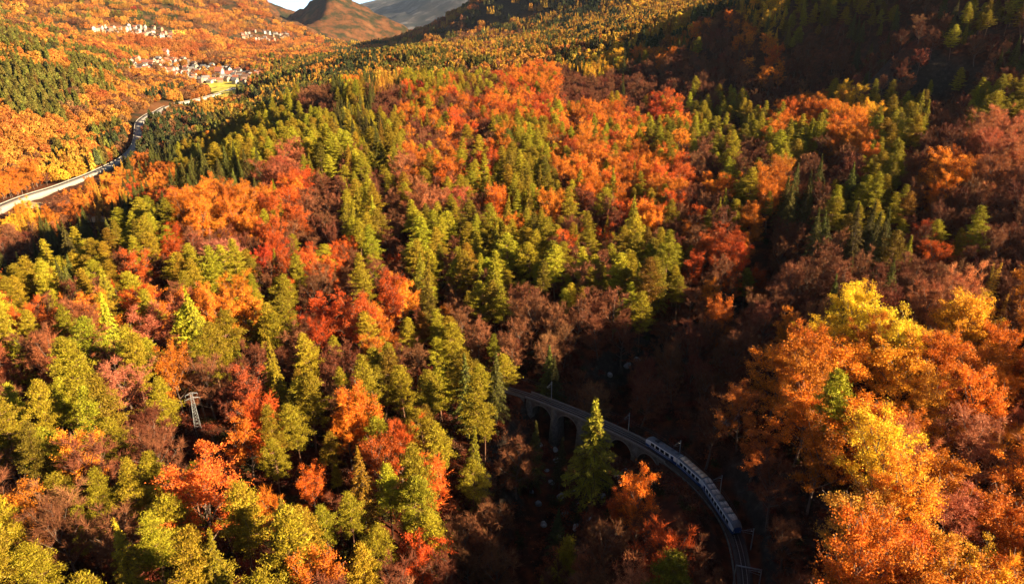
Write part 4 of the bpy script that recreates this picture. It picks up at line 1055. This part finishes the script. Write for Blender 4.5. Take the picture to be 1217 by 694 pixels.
# ---- the train: three short coupled cars
sA, sB, sC, sD = s_of_px(769), s_of_px(808), s_of_px(838), s_of_px(875.5)
print('train length', sD - sA, 'viaduct', VL, NS)
tn = tag(bpy.data.objects.new('passenger_train', None), 'blue and cream three-car electric train rounding the bend onto the viaduct', 'train'); COL.objects.link(tn)
xm, ym, am = rail_at((sB + sC) / 2); tn.location = (xm, ym, ZR + .06); tn.rotation_euler = (0, 0, am)
INV = Matrix.Rotation(-am, 4, 'Z') @ Matrix.Translation((-xm, -ym, -(ZR + .06)))
PROF = [(1.22, .62), (1.30, .95), (1.33, 1.62), (1.33, 1.66), (1.31, 2.72), (1.22, 3.02), (.95, 3.28), (.5, 3.42), (0, 3.46)]
PROF = PROF + [(-a, b) for a, b in PROF[-2::-1]]
def car(s0, s1, nose, style):
    x0, y0, _ = rail_at(s0 + .3); x1, y1, _ = rail_at(s1 - .3); L = math.hypot(x1 - x0, y1 - y0); a = math.atan2(y1 - y0, x1 - x0)
    c = bpy.data.objects.new('carriage', None); k = len(PROF)
    # stations along the car; at a nose end the section shrinks and leans back
    st = [(-L / 2, 1, 1)] if nose != -1 else [(-L / 2 - .0, .80, .60), (-L / 2 + .35, .93, .78), (-L / 2 + 1.0, 1, .96), (-L / 2 + 1.6, 1, 1)]
    st += [(u, 1, 1) for u in np.linspace(-L / 2 + 1.7, L / 2 - 1.7, 6)]
    st += [(L / 2, 1, 1)] if nose != 1 else [(L / 2 - 1.6, 1, 1), (L / 2 - 1.0, 1, .96), (L / 2 - .35, .93, .78), (L / 2, .80, .60)]
    V = []; 
    for (u, wq, hq) in st:
        for (o, h) in PROF: V.append((u, o * wq, h if h < 1.2 else 1.2 + (h - 1.2) * hq))
    F = []; MI = []
    for i in range(len(st) - 1):
        for j in range(k - 1):
            F.append([i * k + j, (i + 1) * k + j, (i + 1) * k + j + 1, i * k + j + 1]); h = (PROF[j][1] + PROF[j + 1][1]) / 2
            MI.append(0 if h < 1.64 else 1 if h < 3.0 else 2)
    F.append(list(range(k))); MI.append(1 if nose != -1 else 0); F.append([(len(st) - 1) * k + j for j in range(k)][::-1]); MI.append(1 if nose != 1 else 0)
    F += [[i * k + k - 1, (i + 1) * k + k - 1, (i + 1) * k, i * k] for i in range(len(st) - 1)]; MI += [3] * (len(st) - 1)
    me = new_mesh('carriage', V, F, [M_BLUE, M_CREAM, M_TROOF, M_DARK], MI)
    c = link('carriage', me, tn); c.matrix_basis = INV @ (Matrix.Translation(((x0 + x1) / 2, (y0 + y1) / 2, ZR + .06)) @ Matrix.Rotation(a, 4, 'Z') @ Matrix.Diagonal((1, 1.12, 1.12, 1)))
    lo = -L / 2 + (2.3 if nose == -1 else .9); hi = L / 2 - (2.3 if nose == 1 else .9); nw = max(4, int((hi - lo) / 1.75)); pitch = (hi - lo) / nw; wi = pitch * .72
    door_k = {0: nw - 1, 1: None, 2: 0}[style]
    wv, wf = box((0, 0, 0), (wi, .05, 1.0)); wm = new_mesh('window', wv, wf, [M_GLASS])
    dG = Geo(); dG.add(*box((0, 0, -.1), (1.1, .05, 1.95))); dm = new_mesh('door', *dG.get(), [M_BLUE]); dw = new_mesh('window', *box((0, 0, .35), (.7, .09, .75)), [M_GLASS])
    for sgn in (1, -1):
        for q in range(nw):
            u = lo + (q + .5) * pitch
            if q == door_k:
                d = link('door', dm, c, (u, sgn * 1.335, 1.85)); G = None
            else: link('window', wm, c, (u, sgn * 1.318, 2.22))
        if door_k is not None: link('window', dw, c, (lo + (door_k + .5) * pitch, sgn * 1.34, 1.85))
        link('stripe', new_mesh('stripe', *box((0, 0, 0), (L - 3.4, .03, .09)), [M_CREAM]), c, (0, sgn * 1.325, 1.2))
    for e in (-1, 1):                                     # bogies
        G = Geo(); G.add(*box((0, 0, .42), (2.3, 1.7, .35)))
        for wx in (-.75, .75):
            for wy in (-.53, .53): G.add(*[(q[0] + (0 if 1 else 0), q[1]) for q in [tube([(wx, wy - .06, .36), (wx, wy + .06, .36)], [.36, .36], 12)]][0])
        link('bogie', new_mesh('bogie', *G.get(), [M_DARK]), c, (e * (L / 2 - 2.4), 0, -.06))
    if nose:
        e = nose; W0 = []
        v = np.array([(L / 2 - .36, -1.02, 1.95), (L / 2 - .36, 1.02, 1.95), (L / 2 - .95, .98, 2.78), (L / 2 - .95, -.98, 2.78)]); v[:, 0] += .13
        v2 = v.copy(); v2[:, 0] -= .4; v2[:, 1] *= 1.0; vv = np.vstack([v, v2]); vv[:, 0] *= e; vv[:, 1] *= e
        link('windscreen', new_mesh('windscreen', vv, [[0, 1, 2, 3], [4, 7, 6, 5], [0, 4, 5, 1], [1, 5, 6, 2], [2, 6, 7, 3], [3, 7, 4, 0]], [M_GLASS]), c)
        for sgn in (-1, 1): link('headlight', new_mesh('headlight', *tube([(e * (L / 2 - .05), 0, 0), (e * (L / 2 + .06), 0, 0)], [.13, .12], 10), [M_LAMP]), c, (0, sgn * .72, 1.35))
        link('buffer_beam', new_mesh('buffer_beam', *box((e * (L / 2 - .02), 0, .75), (.3, 1.7, .35)), [M_DARK]), c)
    return c, L
def rb(c, name, cx_, cy_, cz_, sx, sy, sz, m):
    link(name, new_mesh(name, *box((0, 0, 0), (sx, sy, sz)), [m]), c, (cx_, cy_, cz_))
c, L = car(sA, sB, -1, 0)                                # rear car: plain grey roof with pantograph
for u in np.linspace(-L / 2 + 5, L / 2 - 1.5, 4): rb(c, 'roof_vent', u, 0, 3.50, 1.5, 1.0, .22, M_TROOF)
G = Geo(); px0 = -L / 2 + 3.2
for sgn in (-.5, .5):
    G.add(*beam((px0 - .7, sgn, 3.5), (px0 + .5, sgn * .6, 4.2), .04)); G.add(*beam((px0 + .5, sgn * .6, 4.2), (px0 - .3, sgn * .6, 5.1), .035))
G.add(*beam((px0 - .3, -.8, 5.12), (px0 - .3, .8, 5.12), .05)); link('pantograph', new_mesh('pantograph', *G.get(), [M_DARK]), c)
rb(c, 'roof_box', px0 + 1.0, 0, 3.52, 1.6, 1.3, .3, M_DARK)
c, L = car(sB, sC, 0, 1)                                 # middle car: row of roof panels, warm sunlight put into their tan colour
for u in np.linspace(-L / 2 + 1.2, L / 2 - 1.2, 6): rb(c, 'roof_panel', u, 0, 3.49, (L - 2.4) / 5 * .86, 1.7, .14, M_SUNPANEL)
c, L = car(sC, sD, 1, 2)                                 # leading car: rows of brown equipment
for u in np.linspace(-L / 2 + .8, L / 2 - 3.2, 7):
    for o in (-.48, .48): rb(c, 'roof_resistor', u, o, 3.52, (L - 4) / 7 * .78, .74, .28, M_TBROWN)
rb(c, 'air_conditioner', -L / 2 + L * .45, 0, 3.78, 2.0, 1.5, .34, M_COPING)
rb(c, 'roof_box', L / 2 - 2.4, 0, 3.46, 1.1, 1.4, .26, M_TBROWN)
for s in (sB, sC):
    x, y, a = rail_at(s); g_ = link('gangway', new_mesh('gangway', *box((0, 0, 2.0), (.72, 2.1, 2.5)), [M_DARK]), tn); g_.matrix_basis = INV @ (Matrix.Translation((x, y, ZR + .06)) @ Matrix.Rotation(a, 4, 'Z'))

# ------------------------------------------------------------------ power pylon and lines
def pylon(x, y, h, label, rz):
    t = tag(bpy.data.objects.new('power_pylon', None), label, 'power pylon'); COL.objects.link(t); t.location = (x, y, ground1(x, y) - .3); t.rotation_euler = (0, 0, rz)
    W0, W1 = .95, .28
    def leg(sx, sy, z): w_ = W0 + (W1 - W0) * z / h; return (sx * w_, sy * w_, z)
    for sx in (-1, 1):
        for sy in (-1, 1): link('leg', new_mesh('leg', *beam(leg(sx, sy, 0), leg(sx, sy, h), .05), [M_GALV]), t)
    G = Geo(); zz = np.linspace(.4, h - .2, 12)
    for a, b in zip(zz[:-1], zz[1:]):
        for (p, q) in (((-1, -1), (1, -1)), ((1, -1), (1, 1)), ((1, 1), (-1, 1)), ((-1, 1), (-1, -1))):
            G.add(*beam(leg(*p, a), leg(*q, b), .022)); G.add(*beam(leg(*q, a), leg(*p, b), .022))
    link('bracing', new_mesh('bracing', *G.get(), [M_GALV]), t)
    at = []
    for za, w_ in ((h - .4, 1.7), (h - 2.0, 2.1)):
        G = Geo()
        for sy in (-.2, .2): G.add(*beam((-w_, 0, za), (w_, 0, za), .05)); G.add(*beam((-w_, 0, za), (0, sy, za + .6), .035)); G.add(*beam((w_, 0, za), (0, sy, za + .6), .035))
        link('crossarm', new_mesh('crossarm', *G.get(), [M_GALV]), t)
        for sx in (-1, 1):
            link('insulator', new_mesh('insulator', *tube([(sx * w_, 0, za), (sx * w_, 0, za - .7)], [.08, .08], 8), [M_INS]), t); at.append((sx * w_, 0, za - .7))
    M = Matrix.Translation(t.location) @ Matrix.Rotation(rz, 4, 'Z'); return [M @ Vector(p) for p in at]
PX, PY = PYLON_XY[:2]; LDIR = Vector((.52, -.85)).normalized()
p1 = pylon(PX, PY, 13.5, 'grey lattice power pylon in the shaded clearing left of centre', math.atan2(LDIR.y, LDIR.x) - math.pi / 2)
for far, nm in ((95, 'toward the camera, down the shaded clearing'), (-190, 'up and away over the plateau')):
    qx, qy = PX + LDIR.x * far, PY + LDIR.y * far; dz = ground1(qx, qy) + 13 - (p1[0].z)
    for i, p in enumerate(p1):
        s = np.linspace(0, 1, 17); pts = np.column_stack([p.x + LDIR.x * far * s, p.y + LDIR.y * far * s, p.z + dz * s - 4 * 2.2 * s * (1 - s)])
        tag(link('power_line', new_mesh('power_line', *tube(pts, np.full(17, .022), 3), [M_WIRE])), '%s %s wire running from the pylon %s' % (('left', 'right')[i % 2], ('upper', 'lower')[i // 2], nm), 'power line')

# ------------------------------------------------------------------ boulders and a fallen tree in the gorge
def boulder_mesh(seed):
    import bmesh
    bm = bmesh.new(); bmesh.ops.create_icosphere(bm, subdivisions=2, radius=1); g = np.random.default_rng(seed); cuts = g.normal(size=(9, 3)); cuts /= np.linalg.norm(cuts, axis=1)[:, None]
    for v in bm.verts:
        p = np.array(v.co)
        for c in cuts:
            e = p @ c - .72
            if e > 0: p = p - c * e
        v.co = Vector(p * [1.2, .9, .75] * (1 + .06 * g.normal()))
    me = bpy.data.meshes.new('boulder'); bm.to_mesh(me); bm.free(); me.materials.append(M_ROCK); return me
M_ROCK = simple('pale_rock', (.26, .25, .24), .9, .5, 1.2, bmp=.6)
BM = [boulder_mesh(i) for i in range(5)]
g = np.random.default_rng(5)
BPX = [(662, 548, 1.5), (676, 556, 1.0), (668, 590, 1.6), (682, 583, .9), (655, 575, 1.1), (672, 612, 1.3), (650, 560, .8), (690, 600, 1.1), (640, 600, 1.4), (735, 568, 1.7), (742, 560, 1.1), (728, 575, .9), (716, 590, 1.0), (646, 625, 1.2),
       (665, 640, .9), (632, 585, 1.0), (757, 428, 1.6), (770, 440, 1.2), (745, 436, 1.8), (783, 452, 1.3), (725, 447, 1.5), (764, 455, 1.0), (660, 535, 1.2), (642, 530, 1.0), (700, 618, .8), (684, 628, 1.2)]
BL = ('wide', 'small', 'largest', 'flat', 'squat', 'pointed', 'tiny', 'low', 'broad')
for i, (a, b, s) in enumerate(BPX):
    x, y, r = hit(a, b, 0, 80, 500); o = link('boulder', BM[i % 5], None, (x, y, ground1(x, y) + s * .25), (g.random() * .4, g.random() * .4, g.random() * 6)); o.scale = (s, s, s)
    zone = 'on the cliff ledge above the viaduct' if b < 470 else 'in the gorge right of the tall sunlit spruce' if a > 705 else 'in the dark gorge left of the tall sunlit spruce'
    BPX[i] = (o, a, b, s, zone)
for zone in {q[4] for q in BPX}:
    L = sorted([q for q in BPX if q[4] == zone], key=lambda q: q[1])
    for i, q in enumerate(L):
        w_ = 'leftmost' if i == 0 else 'rightmost' if i == len(L) - 1 else ORD[i] + '-from-left'
        tag(q[0], '%s %s pale grey boulder %s' % (w_.replace('nearest', 'first'), 'large' if q[3] > 1.35 else 'small' if q[3] < 1 else 'medium', zone), 'boulder', 'boulders of the gorge')
t3 = TREES['bare'][1]; x, y, r = hit(852, 514, 0, 80, 400)
e = tag(bpy.data.objects.new('fallen_tree', None), 'pale fallen tree lying bare on the dark bank above the train', 'fallen tree'); COL.objects.link(e)
e.location = (x - 4, y - 2, ground1(x, y) + 1.2); e.rotation_euler = (math.radians(20), math.radians(80), math.radians(30)); e.scale = (.55,) * 3
link('trunk', t3[0], e); c = link('crown', t3[1], e); c['tint'] = [.55, .50, .46]

# ------------------------------------------------------------------ valley road with its walls and traffic
M_ROAD = simple('pale_road', (.30, .27, .23), .8, .12, .2)
M_CONC = simple('concrete', (.34, .31, .26), .85, .15, .15)
M_MARK = simple('road_paint', (.8, .8, .78), .7, .05)
def road_z():
    z = ground(ROAD[:, 0], ROAD[:, 1]); k = 9; zp = np.r_[np.full(k, z[0]), z, np.full(k, z[-1])]
    zs = np.array([zp[i:i + 2 * k + 1].mean() for i in range(len(z))])
    for _ in range(20): zs[1:-1] = .25 * zs[:-2] + .5 * zs[1:-1] + .25 * zs[2:]
    return zs + 3.0
RZ = road_z(); D = np.gradient(ROAD, axis=0); D /= np.linalg.norm(D, axis=1)[:, None]; Nn = np.column_stack([-D[:, 1], D[:, 0]])
if (Nn * -ROAD).sum() < 0: Nn = -Nn                      # Nn points to the camera side
def ribbon(name, o0, o1, h0, h1, m, i0=0, i1=None, bottom=None):
    sl = slice(i0, i1); p = ROAD[sl]; z = RZ[sl]; nn = Nn[sl]; n = len(p)
    a = np.column_stack([p + nn * o0, z + h1]); b = np.column_stack([p + nn * o1, z + h1])
    zb = z + h0 if bottom is None else np.minimum(z + h0, ground((p + nn * o1)[:, 0], (p + nn * o1)[:, 1]) - 1)
    c = np.column_stack([p + nn * o1, zb]); d = np.column_stack([p + nn * o0, zb]); V = np.stack([a, b, c, d], 1).reshape(-1, 3)
    F = np.array([[i * 4 + j, i * 4 + (j + 1) % 4, i * 4 + 4 + (j + 1) % 4, i * 4 + 4 + j] for i in range(n - 1) for j in range(4)])
    return new_mesh(name, V, F, [m])
tag(link('road', ribbon('road', -6.0, 6.0, -.6, 0, M_ROAD)), kind='structure')
w = tag(bpy.data.objects.new('retaining_wall', None), 'long pale concrete wall and kerb carrying the valley road on the left', 'retaining wall'); COL.objects.link(w)
link('wall', ribbon('wall', 5.6, 6.3, -4.5, .9, M_CONC, bottom=1), w); link('kerb_wall', ribbon('kerb_wall', -6.5, -6.0, -3.0, .8, M_CONC), w)
G = Geo()
for i in range(0, len(ROAD) - 2, 3):
    a = math.atan2(D[i, 1], D[i, 0]); G.add(*box((ROAD[i, 0], ROAD[i, 1], RZ[i] + .012), (4.5, .2, .01), a))
tag(link('centre_line', new_mesh('centre_line', *G.get(), [M_MARK])), kind='structure')
def car_mesh():
    V = [(-2.1, -.85, .35), (2.1, -.85, .35), (2.1, .85, .35), (-2.1, .85, .35), (-2.1, -.85, .95), (2.1, -.85, .8), (2.1, .85, .8), (-2.1, .85, .95)]
    return V, [(0, 3, 2, 1), (4, 5, 6, 7), (0, 1, 5, 4), (1, 2, 6, 5), (2, 3, 7, 6), (3, 0, 4, 7)]
cols = {'white': (.8, .8, .8), 'dark grey': (.06, .06, .07), 'red': (.45, .03, .02), 'black': (.015, .015, .018), 'silver': (.5, .5, .52), 'blue': (.03, .08, .3)}
CM = {k: simple(k.replace(' ', '_') + '_car_paint', c, .25, .05) for k, c in cols.items()}
wheel_me = new_mesh('wheel', *tube([(0, -.12, 0), (0, .12, 0)], [.34, .34], 12), [M_DARK])
glass_me = new_mesh('cabin', [(-1.7, -.78, .9), (1.1, -.78, .85), (1.1, .78, .85), (-1.7, .78, .9), (-1.2, -.62, 1.45), (.4, -.62, 1.45), (.4, .62, 1.45), (-1.2, .62, 1.45)], [(4, 5, 6, 7), (0, 1, 5, 4), (1, 2, 6, 5), (2, 3, 7, 6), (3, 0, 4, 7)], [M_GLASS])
ri = [int(len(ROAD) * q) for q in (.30, .42, .55, .575, .60, .66, .74, .85, .92)]
where = ['where the road leaves the left edge', 'on the straight before the bend', 'entering the road bend', 'in the middle of the road bend', 'leaving the road bend', 'just past the road bend', 'on the upright stretch of the road', 'on the stretch below the yellow field', 'beside the yellow field near the village']
for j, (i, cn) in enumerate(zip(ri, ['white', 'dark grey', 'black', 'dark grey', 'red', 'silver', 'black', 'white', 'blue'])):
    side = 2.6 if j % 2 else -2.6; t = tag(bpy.data.objects.new('car', None), '%s car %s' % (cn, where[j]), 'car', 'cars on the valley road'); COL.objects.link(t)
    t.location = (ROAD[i, 0] + Nn[i, 0] * side, ROAD[i, 1] + Nn[i, 1] * side, RZ[i] + .01); t.rotation_euler = (0, 0, math.atan2(D[i, 1], D[i, 0]) + (math.pi if j % 2 else 0))
    link('body', new_mesh('body', *car_mesh(), [CM[cn]]), t); link('cabin', glass_me, t)
    for wx in (-1.35, 1.35):
        for wy in (-.8, .8): link('wheel', wheel_me, t, (wx, wy, .34))

# ------------------------------------------------------------------ meadows and village
def patch_on_ground(name, cx_, cy_, w_, h_, m, r0=600):
    V = []; F = []; nr_, na = 7, 36
    gx = np.random.default_rng(int(cx_)); ph = gx.random(3) * 6
    for i in range(nr_ + 1):
        for j in range(na):
            a = j / na * 6.283; q = i / nr_ * (1 + .15 * math.sin(3 * a + ph[0]) + .1 * math.sin(5 * a + ph[1]))
            x, y, r = hit(cx_ + math.cos(a) * w_ * q, cy_ + math.sin(a) * h_ * q, 0, r0, 4000); V.append((x, y))
    V = np.array(V); z = ground(V[:, 0], V[:, 1]) + 1.2
    F = [[i * na + j, i * na + (j + 1) % na, (i + 1) * na + (j + 1) % na, (i + 1) * na + j] for i in range(nr_) for j in range(na)]
    return tag(link(name, new_mesh(name, np.column_stack([V, z]), F, [m], smooth=True)), kind='structure')
M_MEADOW = simple('yellow_meadow', (.42, .36, .035), .9, .22, .03)
M_PALE = simple('pale_stubble_field', (.36, .26, .12), .9, .3, .05)
for i, q in enumerate(MEADOWS[:5]): patch_on_ground('meadow', *q, M_MEADOW)
patch_on_ground('field', *MEADOWS[5], M_PALE); patch_on_ground('field', *MEADOWS[6], M_PALE); patch_on_ground('meadow', *MEADOWS[7], M_MEADOW); patch_on_ground('meadow', *MEADOWS[8], M_MEADOW)
WC = {'white': (.40, .36, .31), 'cream': (.34, .27, .19), 'ochre': (.28, .18, .10), 'pinkish': (.32, .19, .14), 'grey stone': (.33, .30, .27)}
RC_ = {'dark brown': (.10, .055, .04), 'grey slate': (.17, .16, .155), 'red tiled': (.30, .10, .055)}
WM = {k: simple(k.replace(' ', '_') + '_wall', c, .9, .1, .3) for k, c in WC.items()}; RM = {k: simple(k.replace(' ', '_') + '_roof', c, .85, .25, .4) for k, c in RC_.items()}
wall_me = {}; roof_me = {}; win_me = new_mesh('window', *box((0, 0, 0), (1.1, .12, 1.5)), [M_GLASS])
V = [(-.5, -.5, -.4), (.5, -.5, -.4), (.5, .5, -.4), (-.5, .5, -.4), (-.5, -.5, 1), (.5, -.5, 1), (.5, .5, 1), (-.5, .5, 1), (-.5, 0, 1.42), (.5, 0, 1.42)]
FW = [(0, 1, 5, 4), (2, 3, 7, 6), (3, 0, 4, 8, 7), (1, 2, 6, 9, 5)]
for k, m in WM.items(): wall_me[k] = new_mesh('wall', V, FW, [m])
VR = [(-.57, -.6, .93), (.57, -.6, .93), (.57, 0, 1.46), (-.57, 0, 1.46), (.57, .6, .93), (-.57, .6, .93), (-.57, -.6, .87), (.57, -.6, .87), (.57, 0, 1.40), (-.57, 0, 1.40), (.57, .6, .87), (-.57, .6, .87)]
FR = [(0, 1, 2, 3), (3, 2, 4, 5), (7, 6, 9, 8), (8, 9, 11, 10), (0, 6, 7, 1), (5, 4, 10, 11), (1, 7, 8, 2), (2, 8, 10, 4), (6, 0, 3, 9), (9, 3, 5, 11)]
for k, m in RM.items(): roof_me[k] = new_mesh('roof', VR, FR, [m])
chim_me = new_mesh('chimney', *box((0, 0, 0), (.9, .9, 1.8)), [WM['grey stone']])
g = np.random.default_rng(21); houses = []
CNT = [40, 74, 74, 40, 44, 20, 28, 5]
for (a, b, w_, h_), n in zip(VILLAGE, CNT):
    for _ in range(n):
        for _try in range(8):
            th, q = g.random() * 6.283, math.sqrt(g.random()); hx, hy = a + math.cos(th) * w_ * q * .95, b + math.sin(th) * h_ * q * .9
            x, y, r = hit(hx, hy, 0, 900, 5000)
            if r < 4500 and all((x - o['x']) ** 2 + (y - o['y']) ** 2 > 20 ** 2 for o in houses): break
        else: continue
        houses.append(dict(x=x, y=y, px=hx, py=hy, w=g.choice(list(WC), p=[.32, .28, .14, .14, .12]), r=g.choice(list(RC_), p=[.4, .3, .3]), L=11 + 8 * g.random(), B=9 + 4 * g.random(), H=6.5 + 4.5 * g.random(), rz=g.random() * 6.28 if g.random() < .3 else g.normal() * .3 - .3))
for (hx, hy, L_, B_, H_, nm) in ((177, 79, 36, 16, 12, 'long white building at the left end of the village'), (262, 94, 20, 16, 22, 'tall pale block at the near edge of the village'), (247, 77, 30, 14, 13, 'long cream building in the middle of the village'), (196, 66, 26, 14, 14, 'bright white building on the upper left of the village'), (273, 92, 28, 14, 12, 'white building beside the yellow field')):
    x, y, r = hit(hx, hy, 0, 900, 5000); houses.append(dict(x=x, y=y, px=hx, py=hy, w='white', r='red tiled', L=L_, B=B_, H=H_, rz=-.2, label=nm))
HLM = [('the long white building', 177, 79), ('the tall pale block', 262, 94), ('the yellow field', 285, 108), ('the bright white building', 196, 66), ('the long cream building', 247, 77), ('the upper hamlet centre', 160, 38), ('the right hamlet centre', 315, 44), ('the farm by the golden trees', 455, 88), ('the village right end', 318, 86), ('the village left end', 130, 74), ('the upper hamlet left end', 110, 34)]
hc = {}
for q in houses:
    if 'label' in q: continue
    i = min(range(len(HLM)), key=lambda i: (HLM[i][1] - q['px']) ** 2 + 4 * (HLM[i][2] - q['py']) ** 2); dx, dy = q['px'] - HLM[i][1], 2 * (q['py'] - HLM[i][2])
    key = (q['w'], q['r'], DIRS[int(round(math.atan2(dy, dx) / (math.pi / 4))) % 8], HLM[i][0]); q['ld'] = math.hypot(dx, dy); hc.setdefault(key, []).append(q)
for key, L in hc.items():
    L.sort(key=lambda q: q['ld'])
    for i, q in enumerate(L): q['label'] = '%s house with %s roof %s %s%s' % (key[0], key[1], key[2], key[3], '' if len(L) == 1 else ', ' + ORD[i] + ' outward')
for q in houses:
    t = tag(bpy.data.objects.new('house', None), q['label'], 'house', 'houses of the valley village'); COL.objects.link(t)
    t.location = (q['x'], q['y'], ground1(q['x'], q['y'])); t.rotation_euler = (0, 0, q['rz'])
    a = link('wall', wall_me[q['w']], t); a.scale = (q['L'], q['B'], q['H']); a = link('roof', roof_me[q['r']], t); a.scale = (q['L'], q['B'], q['H'])
    link('chimney', chim_me, t, (q['L'] * .2, q['B'] * .15, q['H'] * 1.4))
    for fl in range(2 if q['H'] < 12 else 4):
        for u in np.linspace(-.34, .34, 3 if q['L'] < 20 else 6): link('window', win_me, t, (u * q['L'], -q['B'] / 2, q['H'] * (.24 + .42 * fl) if q['H'] < 12 else 2.5 + fl * q['H'] / 4.4))

# ------------------------------------------------------------------ haze: one even box of air round the whole scene
mh = bpy.data.materials.new('haze'); mh.use_nodes = True; t = mh.node_tree; t.nodes.clear()
out = t.nodes.new('ShaderNodeOutputMaterial'); vol = t.nodes.new('ShaderNodeVolumePrincipled'); t.links.new(vol.outputs[0], out.inputs['Volume'])
vol.inputs['Density'].default_value = 1.1e-5; vol.inputs['Color'].default_value = (.62, .78, 1.0, 1); vol.inputs['Anisotropy'].default_value = .2
zlo, zhi = -400, 3000
for o_ in bpy.data.objects:
    if o_.type == 'MESH' and o_.name in ('ground', 'mountain', 'far_mountain_range'):
        c_ = np.empty(len(o_.data.vertices) * 3, np.float32); o_.data.vertices.foreach_get('co', c_); z_ = c_.reshape(-1, 3)[:, 2]
        print(o_.name, z_.min(), z_.max()); zlo = min(zlo, z_.min() - 1); zhi = max(zhi, z_.max() + 30) if o_.name == 'ground' else max(zhi, z_.max() + 5)
v, f = box((0, 0, (zlo + zhi) / 2), (36000, 36000, zhi - zlo)); tag(link('haze', new_mesh('haze', v, f, [mh])), kind='stuff')
